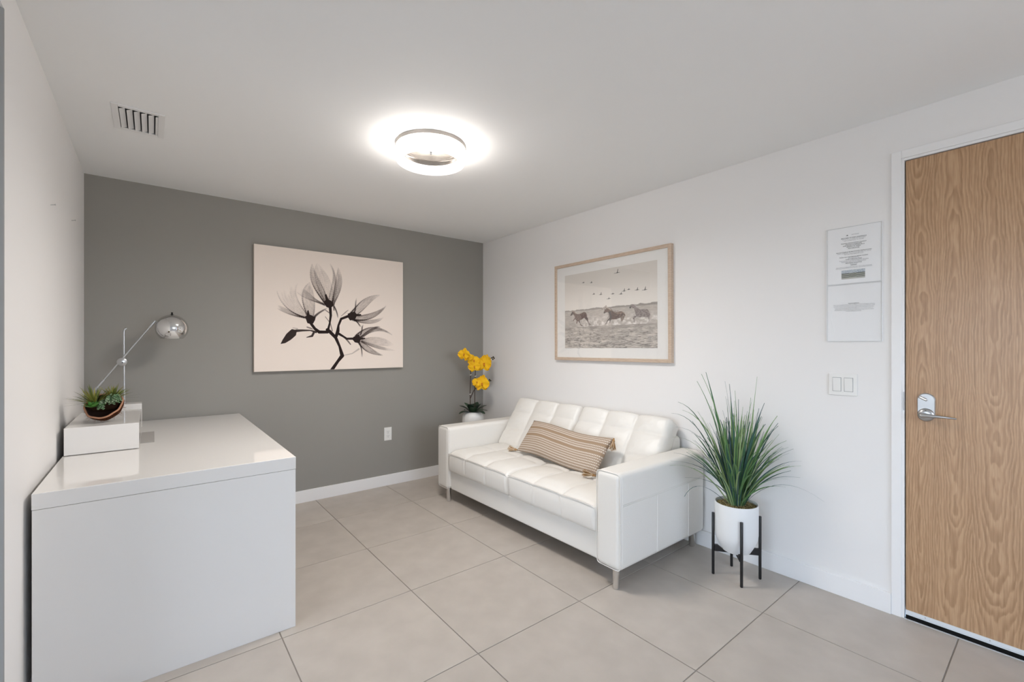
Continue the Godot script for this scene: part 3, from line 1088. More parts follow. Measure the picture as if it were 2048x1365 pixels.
func build_ceiling_light() -> void:
	var at := Vector3(1.174, CEIL, -2.161)
	var l := thing("ceiling_light", "round flush ceiling light with glowing white acrylic ring", "ceiling light", at)
	var s := Shape.new()
	s.lathe([Vector2(0.0, -0.02), Vector2(0.178, -0.02), Vector2(0.1855, -0.018), Vector2(0.187, -0.014), Vector2(0.187, -0.001), Vector2(0.0, -0.001)], 64)
	put("canopy", s, paint(rgb(168, 161, 154), 0.4), l)
	var glow := paint(rgb(250, 248, 244), 0.4)
	glow.emission_enabled = true
	glow.emission = rgb(255, 247, 236)
	glow.emission_energy_multiplier = 1.9
	s = Shape.new()
	s.lathe([Vector2(0.150, -0.048), Vector2(0.150, -0.089), Vector2(0.1515, -0.093), Vector2(0.155, -0.0955), Vector2(0.176, -0.0955), Vector2(0.181, -0.093), Vector2(0.1835, -0.088), Vector2(0.1835, -0.02)], 64, Transform3D.IDENTITY, 0.3)
	put("diffuser_ring", s, glow, l)
	s = Shape.new()
	s.lathe([Vector2(0.152, -0.02), Vector2(0.152, -0.050), Vector2(0.1485, -0.050), Vector2(0.1485, -0.02)], 64)
	put("inner_band", s, M.nickel, l)
	s = Shape.new()
	s.lathe([Vector2(0.0, -0.024), Vector2(0.135, -0.024), Vector2(0.140, -0.0205)], 48)
	var pan := put("pan", s, M.nickel, l)
	s = Shape.new()
	s.lathe([Vector2(0.0, -0.05), Vector2(0.005, -0.0485), Vector2(0.0065, -0.044), Vector2(0.004, -0.0395), Vector2(0.0075, -0.037), Vector2(0.0075, -0.026)], 16, Transform3D.IDENTITY, 0.3)
	put("finial", s, M.steel, pan)
	for k in 8:
		var a := TAU * k / 8.0
		var o := OmniLight3D.new()
		o.name = "ring_led"
		o.light_color = rgb(255, 249, 244)
		o.light_energy = LED
		o.light_size = 0.03
		o.omni_range = 20.0
		o.omni_attenuation = 2.0
		o.shadow_enabled = true
		l.add_child(o, true)
		o.position = Vector3(cos(a) * 0.1675, -0.06, sin(a) * 0.1675)
		# the ring's flat underside sends most of its light down
		var u := SpotLight3D.new()
		u.name = "underside_led"
		u.light_color = rgb(255, 249, 244)
		u.light_energy = LED_DOWN
		u.light_size = 0.03
		u.spot_range = 20.0
		u.spot_attenuation = 2.0
		u.spot_angle = 85.0
		u.spot_angle_attenuation = 1.0
		u.shadow_enabled = true
		l.add_child(u, true)
		u.position = Vector3(cos(a) * 0.1675, -0.08, sin(a) * 0.1675)
		u.rotation_degrees = Vector3(-90, 0, 0)


func build_vent() -> void:
	var v := thing("ceiling_vent", "small white louvred air vent in the ceiling above desk", "air vent", Vector3(-0.05, CEIL, -2.807))
	var s := Shape.new()
	s.span(Vector3(-0.097, -0.006, -0.147), Vector3(-0.072, 0.0, 0.147), 0.002, 1)
	s.span(Vector3(0.072, -0.006, -0.147), Vector3(0.097, 0.0, 0.147), 0.002, 1)
	s.span(Vector3(-0.072, -0.006, -0.147), Vector3(0.072, 0.0, -0.125), 0.002, 1)
	s.span(Vector3(-0.072, -0.006, 0.125), Vector3(0.072, 0.0, 0.147), 0.002, 1)
	put("flange", s, M.trim, v)
	s = Shape.new()
	s.quad(Vector3(-0.072, 1.2, -0.125), Vector3(-0.072, 1.2, 0.125), Vector3(0.072, 1.2, 0.125), Vector3(0.072, 1.2, -0.125))
	for k in 4:
		var a := [Vector3(-0.0715, 0, -0.1245), Vector3(0.0715, 0, -0.1245), Vector3(0.0715, 0, 0.1245), Vector3(-0.0715, 0, 0.1245)]
		var p: Vector3 = a[k]
		var q: Vector3 = a[(k + 1) % 4]
		s.quad(p, q, q + Vector3.UP * 1.2, p + Vector3.UP * 1.2)
	put("duct", s, metal(rgb(186, 188, 190), 0.45), v)
	for k in 6:
		s = Shape.new()
		s.box(Vector3(-0.0590 + 0.0262 * k, 0.0005, -0.010), Vector3(0.0225, 0.0016, 0.229), 0.0005, 1, Vector3i.ONE, Basis(Vector3.BACK, 0.42))
		put("louvre", s, M.trim, v)


# --- things on the desk ---

func build_desk_things() -> void:
	var b := thing("desk_box", "glossy white lacquer box on the desk under the succulents", "box", Vector3(-0.181, 0.763, -3.137))
	var s := Shape.new()
	s.box(Vector3(0, 0.0645, 0), Vector3(0.260, 0.1235, 0.618), 0.0015, 2)
	put("body", s, M.lacquer, b)
	for x in [-0.115, 0.115]:
		for z in [-0.29, 0.29]:
			s = Shape.new()
			s.lathe([Vector2(0.0, 0.0), Vector2(0.008, 0.0), Vector2(0.008, 0.0028), Vector2(0.0, 0.0028)], 12, Transform3D(Basis.IDENTITY, Vector3(x, 0, z)))
			put("foot", s, M.black, b)
	s = Shape.new()
	s.box(Vector3.ZERO, Vector3(0.056, 0.003, 0.36), 0.001, 1)
	var tray := put("metal_plate", s, paint(rgb(172, 168, 164), 0.25), self)
	tray.position = Vector3(-0.020, 0.7646, -3.147)
	tag(tray, "thin flat grey plate on the desk beside the white box", "plate")
	build_lamp()
	build_succulents()


func build_lamp() -> void:
	var o := Vector3(-0.14, 0.763, -3.62)
	var l := thing("desk_lamp", "chrome ball-shade desk lamp with tilted arm behind white box", "lamp", o)
	var s := Shape.new()
	s.box(Vector3(0.008, 0.073, 0.0), Vector3(0.163, 0.146, 0.12), 0.004, 3)
	put("base_block", s, M.lacquer, l)
	s = Shape.new()
	s.tube([Vector3(0.006, 0.146, 0), Vector3(0.004, 0.585, 0), Vector3(0.005, 0.597, -0.002), Vector3(0.012, 0.606, -0.004), Vector3(0.016, 0.607, -0.005)], [0.0062], 14)
	put("post", s, M.satin, l)
	var j := Vector3(-0.004, 0.402, 0.017)
	var a := Vector3(-0.120, 0.245, 0.017)
	var e := Vector3(0.150, 0.652, 0.017)
	var d := (e - a).normalized()
	s = Shape.new()
	s.tube([a, e], [0.0048], 12)
	var arm := put("arm", s, M.satin, l)
	s = Shape.new()
	s.tube([a - d * 0.01, a + d * 0.062], [0.0078], 12)
	put("counterweight", s, M.satin, arm)
	s = Shape.new()
	s.tube([e - d * 0.045, e + d * 0.006], [0.0068], 12)
	put("end_sleeve", s, M.satin, arm)
	s = Shape.new()
	var front := Transform3D(Basis(Vector3.RIGHT, PI / 2), j + Vector3(0, 0, 0.0))
	s.lathe([Vector2(0.0, -0.020), Vector2(0.0235, -0.020), Vector2(0.025, -0.018), Vector2(0.025, 0.008), Vector2(0.0235, 0.010), Vector2(0.0, 0.010)], 32, front)
	var joint := put("clamp_joint", s, M.satin, l)
	s = Shape.new()
	s.tube([j + Vector3(0.002, -0.004, 0.0095), j + Vector3(0.002, -0.004, 0.0125)], [0.003], 10)
	put("set_screw", s, M.black, joint)
	# shade: a flattened ball cut open below, with a thin wall
	var c := Vector3(0.238, 0.612, 0.0)
	var prof := []
	for k in 25:
		var t := lerpf(-0.85, PI / 2, k / 24.0)
		prof.append(Vector2(cos(t) * 0.088, sin(t) * 0.088))
	prof[-1].x = 0.0
	var inside := []
	for k in range(24, -1, -1):
		inside.append(prof[k] * 0.975 + Vector2(0, -0.0004))
	s = Shape.new()
	s.lathe(prof, 56, Transform3D(Basis.IDENTITY, c), 0.2)
	s.lathe([inside[-1], prof[0]], 56, Transform3D(Basis.IDENTITY, c))
	var shade := put("ball_shade", s, M.chrome, l)
	s = Shape.new()
	s.lathe(inside, 48, Transform3D(Basis.IDENTITY, c), 0.2)
	put("shade_lining", s, paint(rgb(225, 222, 216), 0.5), shade)
	s = Shape.new()
	s.lathe([Vector2(0.010, 0.0872), Vector2(0.0095, 0.0895), Vector2(0.003, 0.0905), Vector2(0.003, 0.0935), Vector2(0.0052, 0.095), Vector2(0.0052, 0.103), Vector2(0.0, 0.1035)], 16, Transform3D(Basis.IDENTITY, c))
	put("shade_knob", s, M.black, shade)
	s = Shape.new()
	s.tube([e + d * 0.004, c + Vector3(-0.074, 0.036, 0.012)], [0.0035], 8)
	put("shade_pivot", s, M.satin, shade)


func leaf_blade(base: Vector3, dir: Vector3, length: float, width: float, bend: float, seg := 6, fold := 0.35) -> Shape:
	var s := Shape.new()
	var flat := Vector3(dir.x, 0, dir.z)
	flat = flat.normalized() if flat.length() > 0.01 else Vector3.RIGHT
	var pts := []
	var half := []
	for i in seg + 1:
		var t := float(i) / seg
		pts.append(base + dir.normalized() * length * t + (flat * 0.6 + Vector3.DOWN) * bend * t * t)
		half.append(maxf(width * 0.5 * pow(sin(PI * minf(0.30 + 0.70 * t, 1.0)), 0.8), 0.0002))
	s.blade(pts, half, flat.cross(Vector3.UP), fold)
	return s


func build_succulents() -> void:
	var o := Vector3(-0.186, 0.8915, -2.955)
	var p := thing("succulent_bowl", "coconut shell bowl of artificial succulents on the white box", "potted plant", o)
	# shell: half a coconut with its mouth tipped towards the room
	var husk := paint(rgb(92, 58, 38), 0.85, 0.2)
	husk.albedo_texture = ramp(noise(0.05, 256, 5, 61), rgb(120, 92, 74), rgb(255, 236, 214))
	husk.uv1_triplanar = true
	husk.uv1_scale = Vector3(9, 22, 9)
	relief(husk, noise(0.06, 256, 4, 62, true, 8.0), 0.8, 12.0)
	var tip := Basis(Vector3.BACK, 0.22) * Basis(Vector3.UP, -0.15) * Basis(Vector3.RIGHT, 0.80)
	var c := Vector3(0.0, 0.0800, 0.0)
	var wob := func(a: float) -> float:
		return 1.0 + 0.03 * sin(a * 3.0 + 0.5) + 0.02 * sin(a * 7.0)
	var outer := []
	var inner := []
	for k in 17:
		var t := lerpf(-PI / 2, 0.0, k / 16.0)
		outer.append(Vector2(cos(t) * 0.075, sin(t) * 0.070))
	for k in range(16, -1, -1):
		var t := lerpf(-PI / 2, 0.0, k / 16.0)
		inner.append(Vector2(cos(t) * 0.069, sin(t) * 0.064))
	var s := Shape.new()
	s.lathe(outer, 40, Transform3D(tip, c), 0.2, wob)
	var shell := put("coconut_shell", s, husk, p)
	s = Shape.new()
	s.lathe(inner, 40, Transform3D(tip, c), 0.2, wob)
	put("shell_inside", s, paint(rgb(58, 36, 26), 0.8), shell)
	s = Shape.new()
	var rim := []
	for k in 49:
		var a := TAU * k / 48.0
		rim.append(c + tip * (Vector3(cos(a), 0, -sin(a)) * 0.072 * wob.call(a) + Vector3.UP * 0.001 * sin(a * 11.0)))
	s.tube(rim, [0.0042], 6, false)
	put("shell_rim", s, paint(rgb(176, 128, 100), 0.8), shell)
	s = Shape.new()
	for k in 150:
		var a := rng.randf() * TAU
		var e := rng.randf_range(-0.7, -0.02)
		var q := c + tip * Vector3(cos(e) * cos(a) * 0.075, sin(e) * 0.070, -cos(e) * sin(a) * 0.075)
		var out := (q - c).normalized()
		var drift := Vector3(rng.randf_range(-1, 1), rng.randf_range(-1, 1), rng.randf_range(-1, 1)) * 0.010
		s.tube([q, q + out * 0.005 + drift * 0.5, q + out * 0.006 + drift], [0.0005, 0.0004, 0.0002], 3, false)
	var fibres := put("husk_fibres", s, paint(rgb(128, 76, 44), 0.9), shell)
	fibres.set_meta("kind", "stuff")
	s = Shape.new()
	s.ball(Vector3(0, 0.080, -0.008), Vector3(0.058, 0.032, 0.040), 20, 10)
	put("soil", s, paint(rgb(44, 30, 22), 0.95, 0.1), p)
	var greens := [paint(rgb(122, 128, 56), 0.5), paint(rgb(96, 108, 48), 0.5), paint(rgb(74, 92, 46), 0.5), paint(rgb(150, 142, 66), 0.5)]
	# two tufts of spiky leaves
	for tuft in [[Vector3(-0.030, 0.090, 0.020), 64, 0.100], [Vector3(0.034, 0.108, -0.006), 56, 0.084]]:
		for k in tuft[1]:
			var a := rng.randf() * TAU
			var lean := pow(rng.randf(), 0.7) * 1.25
			var d := Vector3(cos(a) * sin(lean), cos(lean), sin(a) * sin(lean))
			var blade := leaf_blade(tuft[0] + Vector3(cos(a), 0, sin(a)) * 0.006, d, tuft[2] * rng.randf_range(0.7, 1.10), 0.0075, rng.randf_range(0.0, 0.018))
			put("spiky_leaf", blade, greens[rng.randi() % 4], p)
	for k in 5:
		var d: Vector3 = [Vector3(-1, 0.15, 0.3), Vector3(-1, -0.05, 0.1), Vector3(1, 0.22, -0.2), Vector3(1, 0.02, 0.0), Vector3(-1, 0.5, 0)][k]
		var base := Vector3(-0.05, 0.095, 0.01) if d.x < 0 else Vector3(0.06, 0.110, -0.01)
		put("spiky_leaf", leaf_blade(base, d, 0.085, 0.003, 0.004), greens[2], p)
	# pale sedum sprigs in the middle
	var pale := [paint(rgb(112, 138, 104), 0.6), paint(rgb(88, 118, 82), 0.6), paint(rgb(138, 156, 126), 0.6)]
	for k in 15:
		var f := Vector3(rng.randf_range(-0.012, 0.056), 0.080 + rng.randf() * 0.034, rng.randf_range(0.020, 0.056))
		f.y += f.x * 0.45 - f.z * 0.35
		s = Shape.new()
		for i in 16:
			var a := i * 2.4
			var up := 0.0016 * i
			var r := 0.0105 * (1.0 - i / 22.0)
			s.ball(f + Vector3(cos(a) * r, up, sin(a) * r), Vector3(0.0046, 0.0034, 0.0046), 6, 4)
		put("sedum_sprig", s, pale[k % 3], p)
	# a bright rosette of broad leaves at the front left
	var fresh := paint(rgb(82, 138, 62), 0.4)
	for k in 11:
		var a := k * 2.39996
		var t := k / 10.0
		var flat := Vector3(cos(a), 0, sin(a))
		var d := (flat * lerpf(1.0, 0.45, t) + Vector3.UP * lerpf(0.12, 0.9, t)).normalized()
		var at := Vector3(-0.038, 0.078, 0.056)
		s = Shape.new()
		var pts := []
		var half := []
		for i in 7:
			var q := i / 6.0
			pts.append(at + d * lerpf(0.05, 0.026, t) * q + Vector3.UP * 0.006 * q * q)
			half.append(0.0135 * lerpf(1.0, 0.55, t) * pow(sin(PI * (0.10 + 0.88 * q)), 0.7))
		s.blade(pts, half, flat.cross(Vector3.UP), 0.25)
		put("broad_leaf", s, fresh, p, true)


# --- pillow on the sofa ---

func weave_texture() -> ImageTexture:
	var w := 900
	var h := 320
	var img := Image.create(w, h, false, Image.FORMAT_RGB8)
	var n := FastNoiseLite.new()
	n.seed = 8
	n.frequency = 0.35
	var tan_ := rgb(182, 164, 146)
	var brown := rgb(150, 130, 113)
	var rust := rgb(170, 144, 116)
	var cream := rgb(232, 223, 211)
	for y in h:
		var t := float(y) / h * 17.0
		var k := int(t)
		var f := t - k
		for x in w:
			var c := tan_.lerp(brown, 0.5 + 0.5 * sin(y * 1.1 + (x % 6) * 0.6) * 0.6 + 0.5 * n.get_noise_2d(x, y))
			if k == 4 or k == 8:
				c = rust.lerp(brown, 0.45 + 0.6 * n.get_noise_2d(x * 0.7, y))
			elif absf(f - 0.5) < 0.17 and (x + k * 5) % 13 < 9:
				c = cream.lerp(tan_, clampf(0.12 + 0.5 * n.get_noise_2d(x, y), 0.0, 1.0))
			img.set_pixel(x, y, c)
	return ImageTexture.create_from_image(img)


func sheet(s: Shape, nu: int, nv: int, f: Callable, flip := false) -> void:
	for i in nu:
		for j in nv:
			var q := []
			var uv := []
			for k in [[i, j], [i + 1, j], [i + 1, j + 1], [i, j + 1]]:
				var u: float = float(k[0]) / nu
				var v: float = float(k[1]) / nv
				q.append(f.call(u, v))
				uv.append(Vector2(u, 1.0 - v))
			var order := [0, 2, 1, 0, 3, 2] if not flip else [0, 1, 2, 0, 2, 3]
			for k in order:
				s.corner(q[k], Vector3.UP, uv[k])


func build_pillow() -> void:
	var x := Vector3(-0.02, -0.01, 0.83).normalized()
	var y := Vector3(0.168, 0.212, 0.03)
	y = (y - x * y.dot(x)).normalized()
	var z := x.cross(y)
	var p := thing("lumbar_pillow", "long tan and cream woven striped pillow with tassels on sofa", "pillow", Vector3(2.277, 0.552, -2.272))
	p.basis = Basis(x, y, z)
	var m := paint(Color.WHITE, 0.9, 0.15)
	m.albedo_texture = weave_texture()
	var s := Shape.new()
	for side in [1.0, -1.0]:
		var f := func(u: float, v: float) -> Vector3:
			var a := u * 2.0 - 1.0
			var b := v * 2.0 - 1.0
			var thick := 0.062 * pow(maxf(0.0, 1.0 - a * a), 0.42) * pow(maxf(0.0, 1.0 - b * b), 0.5)
			thick += 0.004 * sin(a * 9.0 + b * 2.0) * (1.0 - a * a) * (1.0 - b * b)
			var sag := -0.012 * sin((a + 0.1) * 3.2) * (1.0 - absf(b) * 0.2)
			return Vector3(a * 0.408 * (1.0 - 0.035 * (1.0 - b * b)), b * 0.139 * (1.0 - 0.06 * (1.0 - a * a)) + sag, side * thick).snapped(Vector3.ONE * 0.00001)
		sheet(s, 48, 24, f, side < 0)
	put("cover", s, m, p, true)
	var dark := paint(rgb(168, 132, 92), 0.9, 0.15)
	var pale := paint(rgb(228, 212, 188), 0.9, 0.15)
	tassel(p, Vector3(-0.404, -0.130, 0.0), Vector3(-0.9, -0.10, 0.10), dark, pale)
	tassel(p, Vector3(0.404, 0.137, 0.0), Vector3(0.42, -0.85, 0.15), dark, pale)
	tassel(p, Vector3(0.402, -0.136, 0.0), Vector3(-0.35, -0.25, 0.7), dark, pale)


func tassel(parent: Node3D, at: Vector3, dir: Vector3, dark: Material, pale: Material) -> void:
	var d := dir.normalized()
	var side := d.cross(Vector3.UP if absf(d.y) < 0.8 else Vector3.RIGHT).normalized()
	var up := d.cross(side)
	var s := Shape.new()
	s.tube([at, at + d * 0.014], [0.005, 0.006], 8)
	s.ball(at + d * 0.020, Vector3.ONE * 0.0095, 10, 8)
	var light := Shape.new()
	for k in 34:
		var a := k * 2.39996
		var r := sqrt((k + 0.5) / 34.0)
		var o := side * cos(a) * r + up * sin(a) * r
		var l := 0.062 + rng.randf_range(-0.006, 0.006)
		var strand := [at + d * 0.024 + o * 0.006, at + d * (0.024 + l * 0.5) + o * 0.015, at + d * (0.024 + l) + o * 0.024]
		(light if k % 3 == 0 else s).tube(strand, [0.0017, 0.002, 0.0016], 5)
	var t := put("tassel", s, dark, parent)
	put("light_strands", light, pale, t)


# --- grass in a white pot on a black stand ---

func build_grass() -> void:
	var o := Vector3(2.492, 0, -1.141)
	var st := thing("plant_stand", "black metal four-legged plant stand beside the sofa", "plant stand", o)
	var spots := [Vector3(-0.070, 0, -0.094), Vector3(-0.094, 0, 0.070), Vector3(0.070, 0, 0.094), Vector3(0.094, 0, -0.070)]
	for p in spots:
		var s := Shape.new()
		s.lathe([Vector2(0.0, 0.0), Vector2(0.0062, 0.0), Vector2(0.0075, 0.002), Vector2(0.0075, 0.338), Vector2(0.0062, 0.340), Vector2(0.0, 0.340)], 16, Transform3D(Basis.IDENTITY, p))
		put("leg", s, M.black_metal, st)
	for k in 2:
		var a: Vector3 = spots[k]
		var s := Shape.new()
		var d := a.normalized()
		var turn := Basis(Vector3.UP, -atan2(d.z, d.x))
		s.box(Vector3(0, 0.135 - 0.0005 * k, 0), Vector3(0.222, 0.012, 0.018), 0.001, 1, Vector3i.ONE, turn)
		# gussets that rise towards the legs and cradle the pot
		for e in [-1.0, 1.0]:
			var q := [Vector3(e * 0.062, 0.138, 0), Vector3(e * 0.112, 0.138, 0), Vector3(e * 0.112, 0.163, 0), Vector3(e * 0.094, 0.163, 0)]
			for f in [-0.009, 0.009]:
				var c := []
				for i in 4:
					c.append(turn * (q[i] + Vector3(0, 0, f)))
				if (f > 0) == (e > 0):
					s.quad(c[0], c[1], c[2], c[3])
				else:
					s.quad(c[3], c[2], c[1], c[0])
			for i in 4:
				var g: Vector3 = q[i]
				var h: Vector3 = q[(i + 1) % 4]
				s.quad(turn * (g + Vector3(0, 0, -0.009)), turn * (h + Vector3(0, 0, -0.009)), turn * (h + Vector3(0, 0, 0.009)), turn * (g + Vector3(0, 0, 0.009)))
		put("cross_brace", s, M.black_metal, st)
	var g := thing("potted_grass", "tall artificial grass in a white pot with moss, near the door", "potted plant", o + Vector3(0, 0.1415, 0))
	var s := Shape.new()
	s.lathe([Vector2(0.0, 0.0), Vector2(0.060, 0.0), Vector2(0.070, 0.005), Vector2(0.094, 0.048), Vector2(0.104, 0.075), Vector2(0.1075, 0.10), Vector2(0.1085, 0.262), Vector2(0.1075, 0.2645), Vector2(0.1045, 0.2645), Vector2(0.1035, 0.262), Vector2(0.1035, 0.20)], 64, Transform3D.IDENTITY, 0.85)
	put("pot", s, M.matte_pot, g)
	s = Shape.new()
	s.lathe([Vector2(0.1034, 0.246), Vector2(0.09, 0.250), Vector2(0.05, 0.254), Vector2(0.0, 0.256)], 32, Transform3D.IDENTITY, 0.2)
	put("soil", s, paint(rgb(104, 92, 64), 0.95, 0.1), g)
	var moss := Shape.new()
	for k in 700:
		var a := rng.randf() * TAU
		var r := sqrt(rng.randf()) * 0.096
		var b := Vector3(cos(a) * r, 0.252 - 0.006 * pow(r / 0.1, 2.0), sin(a) * r)
		var d := Vector3(rng.randf_range(-1, 1), rng.randf_range(0.1, 0.9), rng.randf_range(-1, 1)) * 0.012
		var e := Vector3(rng.randf_range(-1, 1), rng.randf_range(-0.4, 0.5), rng.randf_range(-1, 1)) * 0.010
		moss.tube([b, b + d * 0.6, b + d * 0.6 + e], [0.0009, 0.0011, 0.0006], 4, false)
	var mo := put("moss", moss, paint(rgb(176, 162, 118), 0.95, 0.1), g)
	mo.set_meta("kind", "stuff")
	mo.set_meta("label", "dry olive moss filling the pot")
	var mats := []
	for c in [rgb(56, 90, 80), rgb(68, 106, 80), rgb(92, 130, 82), rgb(122, 152, 96), rgb(70, 94, 96), rgb(142, 164, 116)]:
		var m := paint(c, 0.45, 0.4)
		m.backlight_enabled = true
		m.backlight = Color(0.10, 0.14, 0.06)
		mats.append(m)
	# a fan of blades: sideways reach runs along the wall, which stops them behind
	var wide := []
	for k in 190:
		var a := rng.randf() * TAU
		var reach := 0.03 + 0.30 * pow(rng.randf(), 1.1)
		var tall := rng.randf_range(0.34, 0.62) * (1.06 - 0.62 * pow(reach / 0.33, 2.0))
		wide.append([Vector3(cos(a), 0, sin(a)), reach, tall, rng.randf_range(0.008, 0.0165)])
	for k in 26:
		var a := rng.randf() * TAU
		wide.append([Vector3(cos(a), 0, sin(a)), rng.randf_range(0.03, 0.20), rng.randf_range(0.30, 0.50), rng.randf_range(0.016, 0.021)])
	# the long ones that stand out of the crown, by compass direction, reach and height
	var along := Vector3(0.78, 0, 0.626)
	for k in [[-0.19, 0.73], [-0.21, 0.69], [-0.165, 0.74], [-0.06, 0.69], [-0.035, 0.675], [0.115, 0.715], [0.08, 0.60], [-0.315, 0.575], [-0.355, 0.515], [-0.33, 0.44], [-0.35, 0.385], [-0.355, 0.25], [-0.36, 0.225], [0.27, 0.46], [0.30, 0.40], [0.29, 0.35], [0.31, 0.305], [0.33, 0.265], [0.26, 0.50], [0.24, 0.445], [-0.27, 0.30], [-0.29, 0.53]]:
		var lean: float = rng.randf_range(-0.5, 0.2)
		wide.append([(along * k[0] + Vector3(-0.626, 0, 0.78) * -absf(lean) * 0.03).normalized(), absf(k[0]), k[1], rng.randf_range(0.009, 0.0125)])
	for b in wide:
		var dir: Vector3 = b[0]
		var reach: float = b[1]
		if dir.x * reach > 0.185:
			reach = 0.185 / dir.x
		var start := Vector3(dir.x, 0, dir.z) * rng.randf_range(0.004, 0.036) + Vector3(0, 0.236, 0)
		var tip: Vector3 = Vector3(dir.x, 0, dir.z) * reach + Vector3(0, 0.236 + b[2], 0)
		var mid: Vector3 = start.lerp(tip, rng.randf_range(0.34, 0.5)) + Vector3(rng.randf_range(-1, 1), 0, rng.randf_range(-1, 1)) * 0.03 + Vector3.UP * b[2] * (0.10 + 0.75 * reach * reach / 0.09) * 0.55 - dir * reach * 0.07
		grass_blade(g, start, mid, tip, b[3], mats)
	# two drooping ones
	grass_blade(g, Vector3(0.01, 0.236, 0.02), Vector3(0.13, 0.475, 0.15), Vector3(0.175, 0.325, 0.36), 0.006, [mats[4]])
	grass_blade(g, Vector3(-0.02, 0.236, -0.02), Vector3(-0.19, 0.44, -0.12), Vector3(-0.235, 0.30, -0.17), 0.006, [mats[4]])


func grass_blade(parent: Node3D, a: Vector3, b: Vector3, c: Vector3, width: float, mats: Array) -> void:
	var s := Shape.new()
	var pts := []
	var half := []
	for i in 12:
		var t := i / 11.0
		pts.append(a.lerp(b, t).lerp(b.lerp(c, t), t))
		half.append(maxf(0.0013, width * 0.5 * (0.62 + 0.6 * t) * (1.0 - pow(t, 2.6))))
	var flat := Vector3(c.x - a.x, 0, c.z - a.z)
	var across := flat.cross(Vector3.UP).normalized().rotated(Vector3.UP, rng.randf_range(-1.2, 1.2))
	s.blade(pts, half, across, 0.3)
	put("blade", s, mats[rng.randi() % mats.size()], parent)


# --- orchid in the corner ---

func orchid_flower(parent: Node3D, at: Vector3, face: Vector3, r: float, mat: Material, heart: Material) -> void:
	var z := face.normalized()
	var x := Vector3.UP.cross(z).normalized()
	var y := z.cross(x)
	var b := Basis(x, y, z).rotated(z, rng.randf_range(-0.4, 0.4))
	var s := Shape.new()
	for k in 5:
		var a: float = [0.0, PI, PI / 2, -2.2, -0.94][k]
		var broad: float = 0.62 if k < 2 else 0.36
		var layer: float = 0.006 if k < 2 else 0.0
		var curl := rng.randf_range(-0.15, 0.45)
		var f := func(u: float, v: float) -> Vector3:
			var t := u
			var w := (v - 0.5) * 2.0 * broad * pow(sin(PI * (0.06 + 0.90 * t)), 0.65)
			var p := Vector3(t, w, layer / r + 0.16 * sin(v * 9.0 + k * 2.0 + t * 3.0) * t - curl * t * t + 0.12 * w * w)
			return at + b * (Basis(Vector3.BACK, a) * p * r)
		sheet(s, 8, 8, f)
	var o := put("flower", s, mat, parent, true)
	s = Shape.new()
	s.ball(at + z * r * 0.14, Vector3.ONE * r * 0.13, 8, 6)
	s.ball(at + z * r * 0.20 - y * r * 0.16, Vector3(0.10, 0.16, 0.12) * r, 8, 6)
	put("flower_heart", s, heart, o)


